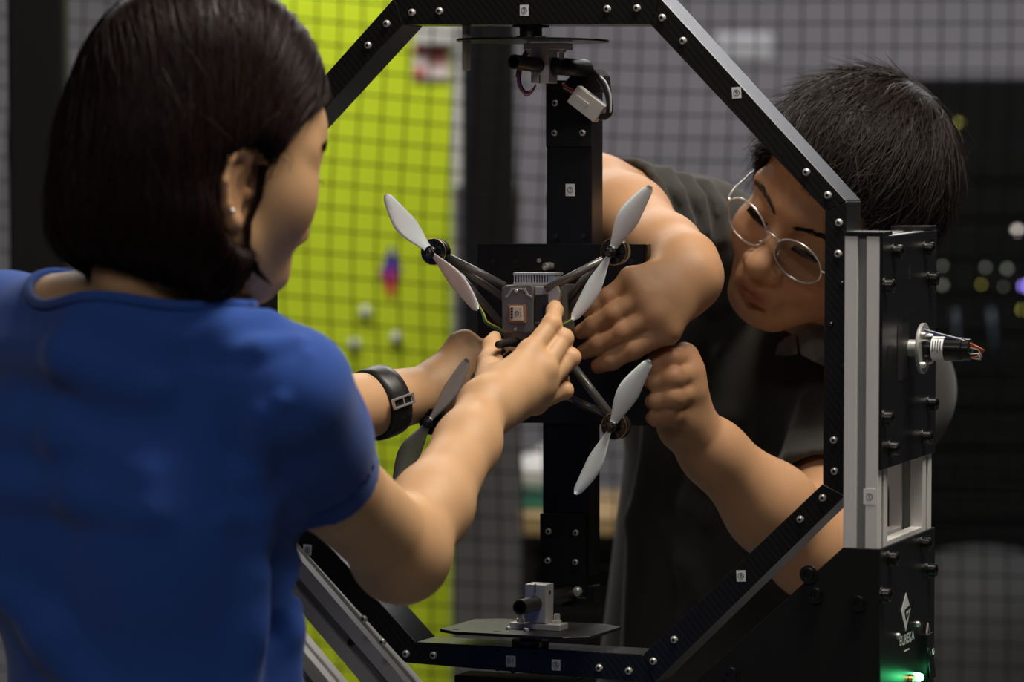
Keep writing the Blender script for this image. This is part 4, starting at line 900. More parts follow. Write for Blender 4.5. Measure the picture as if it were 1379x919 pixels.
# ---------------------------------------- woman
def woman():
    rng = np.random.default_rng(11)
    yb = R(35); fb = np.array([math.sin(yb), math.cos(yb), 0]); rb = np.array([math.cos(yb), -math.sin(yb), 0])
    sR, sL = P(388, 526, 3.15), P(2, 452, 3.36); mid = (sR + sL) / 2; nc = P(205, 392, 3.200)
    el, wr = P(540, 742, 3.37), P(650, 552, 3.575); am = P(443, 650, 3.255)
    elL, wrL = P(330, 580, 3.60), P(585, 527, 3.755)
    H = Local(P(264, 248, 3.20), cdir(math.cos(R(37)) * math.cos(R(4)), -math.sin(R(4)), -math.sin(R(37))), cdir(math.sin(R(6)) * .9, 1, .0))
    base = np.array([mid[0], mid[1], 0])
    t = thing('person', 'woman seen from behind in a blue t-shirt, dark bob, holding the drone with both hands', 'person', base)
    # --- body: head and neck, torso, arms with hands
    s = SDF(); head_sdf(H, s, True)
    s.chain([H.w(-.03, 0, -.03), H.w(-.035, 0, -.075), nc + fb * .01 + Vz * .02, nc - Vz * .06], [.050, .047, .046, .042], .012)
    for e in (sR, sL): s.cone(nc - Vz * .024 - fb * .006, e + Vz * .006, .048, .042, .012)
    s.ecap(mid - Vz * .055 + fb * .008, mid - Vz * .3 + fb * .02, (.105, .07), (.10, .07), rb, .02)
    V1, F1 = s.clip_mesh([H.w(-.1, 0, .13), H.w(.12, .09, -.12), H.w(.1, -.09, 0), sR, sL, nc - Vz * .16 + fb * .05, nc - fb * .08], .04, .0023); hs = s
    # right arm and hand
    s = SDF(); q = lambda x, y, d: P(x, y, d)
    s.chain([sR, sR + (am - sR) * .6, am, el], [.034, .038, .0405, .0385], .012)
    s.chain([el, el + (wr - el) * .3 + AX_R * .004, el + (wr - el) * .75 + AX_R * .004, wr], [.0385, .0345, .0275, .0245], .02)
    s.ball(el + (el - sR) * .02 - (wr - el) * .03, .036, .02)
    mc = [q(714, 474, 3.628), q(731, 498, 3.625), q(730, 521, 3.630), q(721, 543, 3.640)]
    fg = [[q(743, 437, 3.648), q(747, 419, 3.668), q(747.5, 412, 3.684)], [q(759, 456, 3.650), q(757, 456, 3.680), q(742, 466, 3.70)], [q(769, 482, 3.650), q(766, 482, 3.680), q(748, 490, 3.70)], [q(760, 526, 3.650), q(756, 512, 3.673), q(742, 508, 3.69)]]
    rr = [[.0100, .0090, .0076, .0062], [.0102, .0090, .0078, .0066], [.0100, .0088, .0076, .0064], [.0092, .0080, .0070, .006]]
    hand_sdf(s, wr, mc, fg, rr, [q(662, 520, 3.61), q(660, 490, 3.655), q(662, 466, 3.680), q(666, 455, 3.695)], wr=.0265, tr=(.018, .0115, .0082, .0066), pal=nrm(Wd))
    V2, F2 = s.clip_mesh([sR, el, wr] + mc + [x for f in fg for x in f] + [q(664, 453, 3.69)], .055, .0019); ra = s
    # left arm and hand
    s = SDF()
    s.chain([sL, elL, elL + (wrL - elL) * .35, wrL], [.038, .039, .0365, .0255], .02)
    q = lambda x, y, d: P(x, y, min(d + .07, 3.768))
    mcL = [q(640, 478, 3.725), q(652, 490, 3.73), q(655, 505, 3.735), q(650, 520, 3.735)]
    fL = [[q(668, 468, 3.755), q(684, 474, 3.77), q(690, 480, 3.765)], [q(678, 484, 3.76), q(694, 488, 3.77), q(700, 492, 3.765)], [q(680, 500, 3.76), q(694, 502, 3.77), q(698, 505, 3.765)], [q(674, 518, 3.76), q(684, 518, 3.77), q(690, 518, 3.765)]]
    hand_sdf(s, wrL, mcL, fL, rr, [q(604, 505, 3.695), q(616, 478, 3.70), q(622, 463, 3.71), q(628, 458, 3.718)], wr=.0255, tr=(.019, .0155, .0120, .0095), pk=.016)
    s.cone(q(600, 515, 3.69), q(640, 482, 3.72), .018, .014, .015)
    V3, F3 = s.clip_mesh([sL, elL, wrL] + mcL + [x for f in fL for x in f] + [q(622, 460, 3.71)], .055, .0021); la = s
    V, F = join([(V1, F1), (V2, F2), (V3, F3)])
    tn = head_tint(H, V)
    for p, r_, a in [(m, .010, .45) for m in mc] + [(f[0], .010, .5) for f in fg] + [(f[2], .008, .4) for f in fg]:
        m = np.exp(-((V - p) ** 2).sum(1) / r_ ** 2) * a; tn = tn * (1 - m[:, None]) + m[:, None] * np.array((1.02, .80, .74))
    body = mesh_obj('body', V, F, M['skin_w'], t, smooth=True, tint=tn)
    eye(H, -1, body, ez=.01); eye(H, 1, body, ez=.01)
    for e in (-1, 1): brow(H, hs, 'eyebrow', body, M['iris'], e, [(.092, .016, .039), (.088, .034, .045), (.074, .052, .039)])
    # lashes
    b = MB()
    for k in range(16):
        y = .022 + k * .0017; p = H.w(.0915 - .35 * max(0, y - .034), -y, .0145 - .1 * abs(y - .034)); b.tube([p, p + H.f * .004 - H.u * .0015 - H.l * .002, p + H.f * .006 - H.u * .0025 - H.l * .0038], [.0003, .0003, .0001], 3, False)
    b.build('eyelashes', M['iris'], body)
    # --- t-shirt
    s = SDF(); ch = mid - Vz * .16 + fb * .03
    s.ecap(mid - Vz * .06 - fb * .008 + rb * .010, mid - Vz * .52 + fb * .015 + rb * .013, (.138, .094), (.144, .105), rb, .03)
    s.cone(nc - Vz * .034 - fb * .008, sR - Vz * .002, .062, .045, .05); s.cone(nc - Vz * .034 - fb * .008, sL - Vz * .002, .062, .049, .05)
    s.ell(mid - Vz * .13 - fb * .045 + rb * .07, (.07, .06, .09), np.stack([rb, fb, Vz]), .05); s.ell(mid - Vz * .13 - fb * .045 - rb * .07, (.07, .06, .09), np.stack([rb, fb, Vz]), .05)
    ad = nrm(nrm(el - sR) + nrm(am - sR)); hem = P(447, 663, 3.262) - ad * .020
    s.chain([sR, sR + (hem - sR) * .5, hem + ad * .03], [.0490, .0475, .0465], .03)
    adL = nrm(elL - sL); hemL = sL + (elL - sL) * .6; s.chain([sL, hemL + adL * .03], [.052, .050], .03)
    # folds, drawn where the cloth hangs
    surf = lambda x, y: P(x, y, s.hit(x, y, 2.6))
    S0 = SDF(); S0.p = list(s.p); hitp = lambda x, y, dd=0.0: (lambda d: None if d > 3.7 else P(x, y, d + dd))(S0.hit(x, y, 2.6))
    for pts, r_, dd, kk in (([(330, 640), (362, 668), (398, 690)], .007, .001, .016), ([(300, 700), (350, 690), (392, 700)], .006, .004, .018), ([(-10, 470), (90, 480), (200, 520)], .008, .0035, .03), ([(-10, 560), (90, 590), (200, 640)], .009, .002, .03),
                            ([(-10, 655), (110, 665), (205, 690)], .008, .002, .03), ([(350, 780), (345, 850), (330, 930)], .010, .007, .03), ([(395, 760), (392, 850), (396, 940)], .006, .004, .02), ([(10, 800), (70, 860), (140, 950)], .012, .002, .03),
                            ([(300, 470), (350, 470), (400, 462)], .004, .003, .016), ([(412, 480), (380, 540), (352, 620)], .0035, .003, .01), ([(352, 560), (340, 640), (355, 720)], .007, .002, .02), ([(240, 450), (300, 440), (360, 430)], .005, .004, .025)):
        fold(s, [hitp(x, y, dd) for x, y in pts], r_, kk, '+')
    for pts, r_, dd, kk in (([(375, 760), (370, 850), (365, 940)], .006, -.003, .02),):
        fold(s, [hitp(x, y, dd) for x, y in pts], r_, kk, '-')
    # hem bands
    s.cone(hem - ad * .022, hem + ad * .03, .0486, .0486, .002)
    hc = hem - ad * .025; s.custom(lambda p: np.sqrt((np.linalg.norm((p - hc) - ((p - hc) @ ad)[..., None] * ad, axis=-1) - .0482) ** 2 + ((p - hc) @ ad) ** 2) - .0016, .002, '-')
    # neck opening and rib
    nk = nc + Vz * .012
    s.plane(hem, ad * 1.0, .002) if False else None
    def cutter(c, n, rad):
        n = nrm(n); c = np.asarray(c)
        return lambda p: np.maximum(-((p - c) @ n), np.linalg.norm(p - c, axis=-1) - rad)
    s.custom(cutter(hem, ad, .11), .0015, '-'); s.custom(cutter(hemL, adL, .11), .0015, '-')
    s.cone(hem - ad * .006, hem + ad * .08, .0430, .0430, .002, '-'); s.chain([sL + (elL - sL) * .5, elL], [.046, .042], .002, '-')
    PRE = SDF(); PRE.p = list(s.p); nax = np.stack([rb, fb, Vz]); s.ell(nc + Vz * .034 + fb * .004 - rb * .012, (.134, .092, .070), nax, .003, '-')
    rib = []
    V4, F4 = s.clip_mesh([sR + rb * .04, sL - rb * .04, hem, hemL, mid - Vz * .55 + rb * .14, mid - Vz * .55 - rb * .14, nc + Vz * .05, mid - Vz * .5 + fb * .13, mid - Vz * .5 - fb * .11, nc - fb * .1], .075, .0031)
    shirt = mesh_obj('t_shirt', V4, F4, M['blue_tee'], t, smooth=True)
    # ribbed collar band along the opening
    pts = []
    for i in range(64):                                                  # where the opening meets the cloth
        a = 2 * math.pi * i / 64; c = nc + Vz * .034 + fb * .004 - rb * .012; ph = np.linspace(0, math.pi * .6, 160)
        pp = c + np.outer(np.sin(ph), rb * math.cos(a) * .134 + fb * math.sin(a) * .092) - np.outer(np.cos(ph), Vz * .070)
        out = np.nonzero(PRE.eval(pp) > 0)[0]
        if len(out) and out[0] > 0: pts.append(pp[out[0]])
    if len(pts) > 30:
        pts = np.array(pts); 
        for _ in range(3): pts = (np.roll(pts, 1, 0) + pts * 2 + np.roll(pts, -1, 0)) / 4
        b = MB(); b.tube(list(pts) + [pts[0]], .0050, 8, False); b.build('collar_band', M['blue_tee'], shirt, smooth=True)
    # --- hair
    h = SDF(); w = H.w
    h.ell(w(-.002, 0, .064), (.112, .090, .110), H.A, .02)
    h.ell(w(-.028, 0, -.005), (.096, .094, .10), H.A, .04)
    h.ell(w(-.034, 0, -.040), (.078, .088, .055), H.A, .03)
    h.cone(w(-.034, -.076, -.03), w(-.020, -.068, -.080), .020, .012, .03); h.cone(w(-.028, .078, -.03), w(.002, .064, -.098), .024, .012, .03)
    h.ell(w(.098, 0, -.016), (.098, .16, .100), H.A, .012, '-')
    h.ell(w(.002, -.104, -.008), (.042, .052, .050), H.A, .012, '-'); h.plane(w(-.02, 0, -.100), -H.u * .95 - H.f * .38, .012)
    h.ell(w(-.030, 0, -.115), (.06, .062, .05), H.A, .012, '-')
    V5, F5 = h.clip_mesh([w(-.16, 0, .16), w(.12, .12, .1), w(-.1, -.12, -.13), w(.02, .1, -.12), w(0, -.12, .1), w(-.16, 0, -.1)], .02, .0032)
    hair = mesh_obj('hair', V5, F5, M['hair_w'], t, smooth=True, tint=np.full((len(V5), 3), .55))
    def flow(p):
        q = H.loc(p); f = np.zeros_like(q); part = q[:, 1] - .012
        top = np.clip((q[:, 2] - .05) / .08, 0, 1); f[:, 2] = -1; f[:, 1] = np.sign(part) * (.9 * top + .08)
        fr = np.clip((q[:, 0] - .0) / .06, 0, 1) * np.clip((q[:, 2] + .01) / .05, 0, 1); f[:, 0] = -.9 * fr - .25 * top
        low = np.clip((-.06 - q[:, 2]) / .04, 0, 1); f[:, 0] += low * .5 * np.sign(-q[:, 0] - .03); f[:, 1] -= low * .35 * np.sign(q[:, 1])
        return f @ H.A
    for n, r0, lift, L0, L1, jit in ((3600, .00062, .0015, .05, .14, .10), (500, .0004, .006, .05, .10, .30)):
        roots = sample_surface(V5, F5, n, rng, lambda c: (H.loc(c)[:, 2] > -.085)); g = h.grad(roots); roots = roots + g * rng.uniform(-.0008, .0012, (n, 1))
        q = H.loc(roots); L = rng.uniform(L0, L1, n); L = np.minimum(L, np.maximum(.02, q[:, 2] + .112))
        Vh, Fh, ch_ = strands(h, roots, flow, L, 9, r0, lift, jit, rng); 
        o = mesh_obj('hair_strands', Vh, Fh, M['hair_w'], hair, smooth=True, tint=ch_); o['kind'] = 'stuff'
    # loose lock along the cheek
    b = MB(); rl = random.Random(2)
    for k in range(46):
        j = rl.uniform(-1, 1); e = rl.uniform(0, 1)
        pts = [(352 + 9 * j, 222), (346 + 7 * j, 262 + 6 * e), (334 + 5 * j, 300), (333 + 4 * j, 330), (345 + 5 * j, 362 + 4 * e), (356 + 12 * j, 378 + 8 * j)]
        Q = []
        for x, y in pts:
            dd = hs.hit(x, y, 2.8); Q.append(P(x, y, min(dd, 3.16) - .003 - .003 * e))
        b.tube(Q, [.0005] * 5 + [.0002], 3, False)
    b.build('loose_lock', tint_off(M['hair_w']), hair, smooth=True)
    # --- trousers, shoes
    s = SDF(); hp = mid - Vz * .50 + fb * .02; pz = lambda v, z: np.array([v[0], v[1], z])
    s.ecap(hp, pz(hp, hp[2] - .14), (.135, .11), (.165, .125), rb, .03)
    for sg in (-1, 1):
        a = hp + rb * sg * .085 - Vz * .16; s.chain([a, pz(a + fb * .02, .48), pz(a - fb * .01, .09)], [.088, .062, .052], .03)
    V6, F6 = s.clip_mesh([hp + rb * .2, hp - rb * .2 + fb * .16, hp - fb * .16, pz(hp, .03)], .05, .009); mesh_obj('trousers', V6, F6, M['denim'], t, smooth=True)
    for sg in (-1, 1):
        a = pz(hp + rb * sg * .085 - fb * .01, .0); s = SDF(); s.ell(a + fb * .05 + Vz * .035, (.045, .125, .04), np.stack([rb, fb, Vz])).cone(a + Vz * .05, a + Vz * .1, .045, .042, .03); s.plane(a + Vz * .001, -Vz)
        V7, F7 = s.clip_mesh([a - fb * .09 - rb * .06, a + fb * .19 + rb * .06 + Vz * .13], .01, .006); mesh_obj('shoe', V7, F7, M['black_matte'], t, smooth=True)
    # --- watch
    ax = nrm(wrL - elL); c = elL + (wrL - elL) * .70; rad = -float(la.eval(c[None])[0]); wt = thing('wristwatch', 'black strap wristwatch with silver buckle on the woman\'s left wrist', 'watch', c)
    rad += .0012; tilt = nrm(ax + Vz * .12); hw = .0128
    b = MB(); b.lathe(c, tilt, [(rad + .0004, -hw), (rad + .0030, -hw * .92), (rad + .0038, -hw * .4), (rad + .0038, hw * .4), (rad + .0030, hw * .92), (rad + .0004, hw), (rad - .0004, hw * .9), (rad - .0004, -hw * .9), (rad + .0004, -hw)], 56); st = b.build('strap', M['rubber'], wt, smooth=True)
    tov = nrm(-AX_F - tilt * np.dot(-AX_F, tilt)); side = np.cross(tilt, tov)
    if side[2] > 0: side = -side
    an = lambda deg: tov * math.cos(R(deg)) + side * math.sin(R(deg))
    n = an(10); k = np.cross(tilt, n); bc = c + n * (rad + .0052)
    b = MB()
    for sg in (-1, 1): b.box(bc + tilt * sg * .0125, (tilt, k, n), (.0012, .0045, .0011)); b.box(bc + k * sg * .0042, (tilt, k, n), (.0135, .0011, .0011))
    b.box(bc + n * .0008, (tilt, k, n), (.0008, .005, .0006)); b.build('buckle', M['chrome'], wt, bevel=.0004)
    for dg in (-42, 38, 58): b = MB(); b.box(c + an(dg) * (rad + .0039), (tilt, np.cross(tilt, an(dg)), an(dg)), (.0016, .0008, .0003)); b.build('strap_hole', M['ink'], st)
    n = an(180); b = MB(); b.lathe(c + n * (rad + .001), n, [(.018, 0), (.018, .008), (.016, .009)], 32); smooth_by_angle(b.build('watch_case', M['black_gloss'], wt), 35)
    # earring
    ep = H.w(-.008, -.080, -.031); ep = P(313, 285, hs.hit(313, 285, 2.8) - .001); b = MB(); b.lathe(ep, -AX_F, [(.0022, 0), (.0022, .001), (.001, .0016)], 12)
    tag(b.build('ear_stud', M['chrome'], smooth=True), 'tiny silver stud earring in the woman\'s right ear lobe', 'earring')
    return H, hs
def tint_off(m):
    n = m.copy(); n.name = m.name + '_plain'
    nt = n.node_tree; b = nt.nodes['Principled BSDF']; l = b.inputs['Base Color'].links[0]; nt.links.remove(l); return n
WH = woman()

# ---------------------------------------- man
def man():
    rng = np.random.default_rng(21); q = P
    def rot_axes(pit, yaw, roll):
        # camera-frame: start facing the viewer, nod down by pit, turn to picture left by yaw, tilt by roll
        f = np.array([0, 0, 1.]); u = np.array([0, 1., 0])
        Ry = lambda a: np.array([[math.cos(a), 0, math.sin(a)], [0, 1, 0], [-math.sin(a), 0, math.cos(a)]])
        Rx = lambda a: np.array([[1, 0, 0], [0, math.cos(a), -math.sin(a)], [0, math.sin(a), math.cos(a)]])
        Rz = lambda a: np.array([[math.cos(a), -math.sin(a), 0], [math.sin(a), math.cos(a), 0], [0, 0, 1]])
        X = Rz(-roll) @ Rx(pit) @ Ry(-yaw); return cdir(*(X @ f)), cdir(*(X @ u))
    f, u = rot_axes(R(35), R(27), R(23)); H = Local(q(1118, 287, 3.96), f, u)
    sR, elR, wrR = q(1030, 350, 4.20), q(800, 270, 4.00), q(922, 357, 3.775)
    sLf, elL, wrL = q(1158, 545, 4.13), q(1097, 742, 3.88), q(925, 575, 3.785)
    nb = q(1130, 400, 4.22); chest = q(1020, 640, 4.30); pel = q(985, 1020, 4.40)
    lat = nrm(sLf - sR); upv = nrm(nb - pel); dep = nrm(np.cross(upv, lat))
    t = thing('person', 'man in dark polo and round glasses leaning behind the ring, both hands on the plate', 'person', (pel[0], pel[1], 0))
    s = SDF(); head_sdf(H, s); s.chain([H.w(-.03, 0, -.05), H.w(-.04, 0, -.10), nb, nb - upv * .1], [.058, .058, .064, .08], .03); hs = s
    s.cone(nb, sR, .055, .05, .04); s.cone(nb, sLf, .055, .05, .04)
    V1, F1 = s.clip_mesh([H.w(-.1, 0, .14), H.w(.13, .1, -.13), H.w(.1, -.1, 0), nb - upv * .1, nb + dep * .05], .05, .0021)
    s = SDF()
    s.chain([sR, elR], [.05, .045], .02); s.chain([elR, elR + (wrR - elR) * .35, elR + (wrR - elR) * .8, wrR], [.045, .0455, .034, .0300], .02)
    sh = -.082; q0 = q; q = lambda x, y, d: q0(x, y, d + sh)
    mc = [q(899, 446, 3.802), q(882, 424, 3.797), q(868, 400, 3.800), q(850, 376, 3.810)]
    fg = [[q(853, 470, 3.800), q(824, 485, 3.806), q(806, 493, 3.813)], [q(838, 447, 3.797), q(806, 464, 3.804), q(787, 474, 3.813)], [q(826, 424, 3.799), q(799, 439, 3.806), q(783, 447, 3.815)], [q(820, 400, 3.808), q(803, 412, 3.813), q(793, 420, 3.819)]]
    rr = [[.0112, .0101, .0094, .0078], [.0112, .0102, .0094, .0078], [.0110, .0100, .0092, .0076], [.0102, .0090, .0082, .0068]]
    wp = q(930, 372, 3.846)
    hand_sdf(s, wp, mc, fg, rr, [q(915, 410, 3.85), q(890, 450, 3.855), q(868, 470, 3.86), q(852, 482, 3.86)], wr=.029, tr=(.018, .0145, .0120, .0098), pk=.018, pal=nrm(-AX_F * -1) * .6)
    s.cone(wrR, wp, .030, .027, .02)
    q = q0
    V2, F2 = s.clip_mesh([sR, elR, wrR] + mc + [x for f_ in fg for x in f_], .055, .0021)
    s = SDF()
    s.chain([sLf, elL], [.052, .046], .02); s.chain([elL, elL + (wrL - elL) * .35, elL + (wrL - elL) * .8, wrL], [.0455, .0430, .0300, .0240], .02)
    sh = -.072; q = lambda x, y, d: q0(x, y, d + sh)
    mcl = [q(921, 481, 3.835), q(927, 503, 3.832), q(928, 528, 3.832), q(921, 551, 3.838)]
    fl = [[q(903, 484, 3.808), q(885, 489, 3.812), q(878, 491, 3.828)], [q(906, 510, 3.800), q(886, 514, 3.806), q(878, 515, 3.824)], [q(907, 536, 3.800), q(887, 540, 3.806), q(879, 541, 3.824)], [q(903, 560, 3.808), q(886, 563, 3.812), q(879, 563, 3.828)]]
    r2 = [[.0118, .0098, .0090, .0078], [.0120, .0108, .0096, .0080], [.0118, .0106, .0094, .0078], [.0108, .0096, .0086, .0072]]
    hand_sdf(s, wrL, mcl, fl, r2, [q(918, 535, 3.87), q(908, 498, 3.88), q(896, 478, 3.872), q(884, 474, 3.862)], wr=.0255, tr=(.018, .015, .012, .0100), pk=.016)
    s.ell(q(912, 566, 3.838), (.020, .018, .016), None, .012)
    q = q0
    V3, F3 = s.clip_mesh([sLf, elL, wrL] + mcl + [x for f_ in fl for x in f_], .06, .0021)
    V, F = join([(V1, F1), (V2, F2), (V3, F3)]); tn = head_tint(H, V, (.72, .46, .44))
    for p, r_, a in [(m, .011, .4) for m in mc + mcl] + [(f_[0], .010, .5) for f_ in fg + fl] + [(f_[2], .009, .45) for f_ in fg]:
        m = np.exp(-((V - p) ** 2).sum(1) / r_ ** 2) * a; tn = tn * (1 - m[:, None]) + m[:, None] * np.array((1.02, .78, .72))
    body = mesh_obj('body', V, F, M['skin_m'], t, smooth=True, tint=tn)
    eye(H, -1, body, gaze_y=-.1); eye(H, 1, body, gaze_y=-.1)
    for e in (-1, 1):
        brow(H, hs, 'eyebrow', body, M['hair_plain'], e, [(.094, .012, .0245), (.094, .026, .0285), (.086, .040, .030), (.074, .052, .026)], 90)
        b = MB()
        for k in range(34):
            y = .0185 + k * .00085; p = H.w(.0912 - .5 * max(0, y - .033), e * y, .0050 - .09 * abs(y - .033)); b.tube([p, p + H.f * .0035 - H.u * .0022, p + H.f * .0055 - H.u * .0040], [.0008, .0006, .0002], 3, False)
        b.build('eyelashes', M['iris'], body)
    # --- polo shirt
    s = SDF()
    s.ecap(chest + upv * .10, pel, (.185, .12), (.185, .13), lat, .04)
    s.cone(nb - upv * .045, sR, .072, .060, .06); s.cone(nb - upv * .045, sLf, .070, .056, .05); s.ell(chest + upv * .12, (.17, .13, .12), np.stack([lat, dep, upv]), .05)
    aR = nrm(elR - sR); hR = sR + (elR - sR) * .86; s.chain([sR, sR + (elR - sR) * .4, hR + aR * .03], [.062, .058, .056], .03)
    aL = nrm(elL - sLf); hL = sLf + (elL - sLf) * .70; s.chain([sLf, hL + aL * .03], [.064, .064], .03)
    S0 = SDF(); S0.p = list(s.p); hp = lambda x, y, dd=0.: (lambda d: None if d > 4.8 else q(x, y, d + dd))(S0.hit(x, y, 3.6, 5.2))
    for pts, r_, dd in (([(900, 232), (912, 262), (930, 300)], .004, .001), ([(925, 240), (940, 270), (952, 310)], .004, .001), ([(950, 248), (965, 280), (972, 320)], .004, .001), ([(872, 228), (885, 250), (895, 275)], .0035, .001),
                        ([(960, 560), (935, 680), (930, 860)], .012, .006), ([(880, 560), (860, 700), (850, 880)], .012, .006), ([(1060, 520), (1030, 600), (960, 700)], .010, .006), ([(1085, 540), (1075, 600), (1050, 660)], .008, .005), ([(975, 480), (985, 560), (960, 640)], .009, .006), ([(905, 700), (930, 760), (960, 830)], .010, .006)):
        fold(s, [hp(x, y, dd) for x, y in pts], r_, .018, '+')
    for pts, r_ in (([(912, 236), (926, 266), (941, 305)], .003), ([(938, 244), (953, 275), (962, 315)], .003), ([(886, 230), (898, 256), (912, 288)], .003)):
        fold(s, [hp(x, y, -.001) for x, y in pts], r_, .008, '-')
    s.cone(sLf + (elL - sLf) * .60, hL + aL * .03, .0665, .0665, .002)
    def cutter(c, n, rad):
        n = nrm(n); return lambda p: np.maximum(-((p - c) @ n), np.linalg.norm(p - c, axis=-1) - rad)
    s.custom(cutter(hR, aR, .12), .002, '-'); s.custom(cutter(hL, aL, .10), .002, '-')
    s.chain([sR + (elR - sR) * .82, elR], [.0475, .0475], .002, '-'); s.chain([sLf + (elL - sLf) * .62, elL], [.0585, .055], .002, '-')
    s.cone(nb + upv * .02 - dep * .0, H.w(-.02, 0, -.07), .070, .085, .004, '-')
    V4, F4 = s.clip_mesh([sR - lat * .05, sLf + lat * .06, hR, hL, pel + lat * .19 + dep * .15, pel - lat * .19 - dep * .15, nb + upv * .06, chest + dep * .15, chest - dep * .15], .09, .0045)
    polo = mesh_obj('polo_shirt', V4, F4, M['polo'], t, smooth=True)
    # collar: a folded band round the neck, open at the throat
    n = 40; fw = nrm(H.o - nb - upv * np.dot(H.o - nb, upv)); fw = nrm(fw - AX_F * .6); fw = nrm(fw - upv * np.dot(fw, upv)); sd = np.cross(upv, fw); Vc = []; Fc = []
    cc = q(1078, 440, 4.10)
    prof = [(.066, .008), (.069, .026), (.074, .028), (.084, .006), (.092, -.014)]
    for i in range(n + 1):
        a = R(18) + (2 * math.pi - R(36)) * i / n; d = fw * math.cos(a) + sd * math.sin(a) * 1.0
        fl_ = abs(math.cos(a / 2))**8
        for j, (r_, h_) in enumerate(prof): Vc.append(nb - upv * .012 + fw * .012 + d * r_ * 1.08 + upv * (h_ - .03 * fl_ - .018 * (1 + math.cos(a)) ))
    for i in range(n):
        for j in range(4): Fc.append((i * 5 + j, i * 5 + j + 1, i * 5 + j + 6, i * 5 + j + 5))
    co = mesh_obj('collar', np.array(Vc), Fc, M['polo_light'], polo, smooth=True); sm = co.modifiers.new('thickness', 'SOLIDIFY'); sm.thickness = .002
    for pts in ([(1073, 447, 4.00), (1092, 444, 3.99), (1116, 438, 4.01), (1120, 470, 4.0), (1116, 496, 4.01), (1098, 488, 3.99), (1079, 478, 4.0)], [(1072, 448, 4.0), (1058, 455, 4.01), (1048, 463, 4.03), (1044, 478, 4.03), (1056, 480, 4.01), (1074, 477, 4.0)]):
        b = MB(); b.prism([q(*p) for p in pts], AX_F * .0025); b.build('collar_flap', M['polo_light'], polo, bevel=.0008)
    # --- hair: a close cap and many loose strands from the crown
    h = SDF(); w = H.w
    h.ell(w(-.014, 0, .056), (.114, .092, .098), H.A, .02); h.ell(w(-.045, 0, .010), (.078, .084, .07), H.A, .03)
    h.ell(w(.104, 0, -.010), (.086, .13, .108), H.A, .012, '-')
    for e in (-1, 1): h.ell(w(.004, e * .10, -.012), (.030, .04, .036), H.A, .01, '-')
    V5, F5 = h.clip_mesh([w(-.14, .11, .17), w(.12, -.11, .17), w(-.14, -.11, -.08), w(.1, .11, -.08), w(-.14, .11, -.08), w(.12, .11, .17), w(-.14, -.11, .17)], .01, .0036)
    hair = mesh_obj('hair', V5, F5, M['hair_m'], t, smooth=True, tint=np.full((len(V5), 3), .5))
    crown = np.array([-.075, .01, .135])
    def flow(p):
        v = H.loc(p) - crown; r_ = np.linalg.norm(v, axis=1, keepdims=True); d = v / np.maximum(r_, 1e-4); sw = np.stack([-d[:, 1], d[:, 0], 0 * d[:, 0]], 1)
        d = d + .35 * sw; d[:, 0] += .25 * np.clip(H.loc(p)[:, 2] / .1, 0, 1); return d @ H.A
    for n_, r0, lift, L0, L1, jit, sg in ((5200, .00046, .009, .04, .075, .22, 7), (2200, .00038, .020, .045, .075, .45, 7)):
        roots = sample_surface(V5, F5, n_, rng, lambda c: (H.loc(c)[:, 2] > -.05) & (np.linalg.norm(H.loc(c) - crown, axis=1) > .016)); g = h.grad(roots); roots = roots + g * rng.uniform(-.001, .004, (n_, 1))
        L = rng.uniform(L0, L1, n_); z = H.loc(roots)[:, 2]; L = np.where(z < .02, L * .5, L); L = np.where((H.loc(roots)[:, 0] > .05), L * .75, L)
        lf = lift * rng.uniform(.0, 1.3, n_); lf = np.where(z < .02, lf * .4, lf)
        Vh, Fh, ch_ = strands(h, roots, flow, L, sg, r0, lf, jit, rng, colors=(.5, 1.9)); o = mesh_obj('hair_strands', Vh, Fh, M['hair_m'], hair, smooth=True, tint=ch_); o['kind'] = 'stuff'
    # fringe over the forehead
    b = MB(); rl = random.Random(9)
    for k in range(160):
        y = rl.choice((-.066, .012, .020, .030)) + rl.gauss(0, .006); L = rl.uniform(.6, 1.0); a = H.w(.070 - 6 * y * y, y, .105 - 4 * y * y)
        Q = [a]
        for c in ((.086 - 6 * y * y, y * 1.02 - .002, .088), (.091 - 6.5 * y * y, y * 1.03 - .004, .088 - .022 * L), (.093 - 7 * y * y, y * 1.03 - .007, .092 - .030 * L)): Q.append(H.w(*c) + H.f * rl.uniform(0, .004))
        Q = [p - hs.grad(p[None])[0] * min(0, float(hs.eval(p[None])[0]) - .0015) for p in Q]; b.tube(Q, [.0005, .0005, .0004, .00012], 3, False)
    b.build('fringe', M['hair_plain'], hair, smooth=True)
    # --- trousers and shoes
    s = SDF(); pz = lambda v, z: np.array([v[0], v[1], z]); bk = nrm(np.array([dep[0], dep[1], 0])); l2 = nrm(np.array([lat[0], lat[1], 0])); fw2 = np.cross(l2, Vz)
    s.ecap(pel, pz(pel, pel[2] - .16), (.168, .125), (.175, .13), l2, .03)
    for sg in (-1, 1): a = pel + l2 * sg * .1 - Vz * .15; s.chain([a, pz(a - AX_R * 0, .5), pz(a, .09)], [.095, .07, .058], .03)
    V6, F6 = s.clip_mesh([pel + l2 * .22 - bk * .18, pel - l2 * .22 + bk * .18, pz(pel, .03)], .04, .010); mesh_obj('trousers', V6, F6, M['denim'], t, smooth=True)
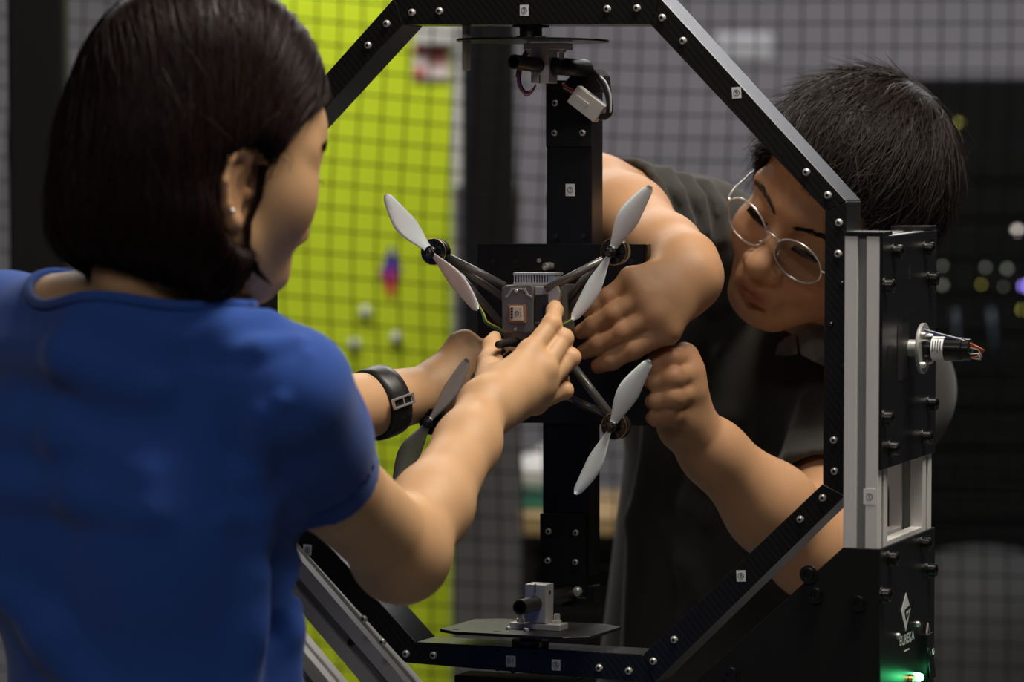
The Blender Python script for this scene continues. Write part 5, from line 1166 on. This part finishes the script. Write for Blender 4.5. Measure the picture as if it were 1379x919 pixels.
    for sg in (-1, 1):
        a = pz(pel + l2 * sg * .1, 0.); s = SDF(); d = np.array([-.3, -.95, 0]); d = nrm(d); e = np.cross(d, Vz); s.ell(a + d * .06 + Vz * .04, (.048, .14, .045), np.stack([e, d, Vz])).cone(a + Vz * .05, a + Vz * .1, .05, .046, .03); s.plane(a + Vz * .001, -Vz)
        V7, F7 = s.clip_mesh([a - d * .1 - e * .07, a + d * .22 + e * .07 + Vz * .13], .02, .007); mesh_obj('shoe', V7, F7, M['black_matte'], t, smooth=True)
    # --- eyeglasses
    g = thing('eyeglasses', 'thin silver wire eyeglasses with oval lenses on the man\'s face', 'glasses', H.w(.1, 0, 0))
    for e in (-1, 1):
        c = H.w(.1045, e * .0345, -.001); n_ = nrm(H.f + H.l * e * .12 - H.u * .16); ya = nrm(H.l - n_ * np.dot(H.l, n_)); za = np.cross(n_, ya); pts = []
        for i in range(41):
            a = 2 * math.pi * i / 40; pts.append(c + ya *   .0280 * math.cos(a) + za * .0228 * math.sin(a))
        b = MB(); b.tube(pts, .0011, 8, False); b.build('rim', M['chrome'], g, smooth=True)
        V_ = [c + n_ * .0012] + [c + (p - c) * .985 for p in pts[:-1]]; mesh_obj('lens', np.array(V_), [(0, i, i % 40 + 1) for i in range(1, 41)], M['lens'], g, smooth=True)
        hgp = c + ya * e * .0270 + za * .006; b = MB(); b.tube([hgp, hgp + H.l * e * .005 - H.f * .003, H.w(.080, e * .073, .006), H.w(.03, e * .082, .010), H.w(-.006, e * .084, .012), H.w(-.022, e * .084, -.010)], .0010, 8); b.build('temple_arm', M['chrome'], g, smooth=True)
        p0 = c - ya * e * .0225 - za * .008; b = MB(); b.tube([p0, p0 - H.f * .003 - ya * e * .001, p0 - H.f * .005 - ya * e * .002], .0006, 6); b.lathe(p0 - H.f * .006 - ya * e * .0025, nrm(ya * e - H.f * .4), [(.0022, -.0006), (.0030, 0), (.0022, .0006)], 12); b.build('nose_pad', M['alu_bright'], g, smooth=True)
    a = H.w(.1045, .0105, .006); c = H.w(.1045, -.0105, .006); b = MB(); b.tube([H.w(.104, .0105, .0045), H.w(.108, .006, .0082), H.w(.109, 0, .009), H.w(.108, -.006, .0082), H.w(.104, -.0105, .0045)], .0011, 8); b.build('bridge', M['chrome'], g, smooth=True)
M['hair_plain'] = tint_off(M['hair_m'])
man()
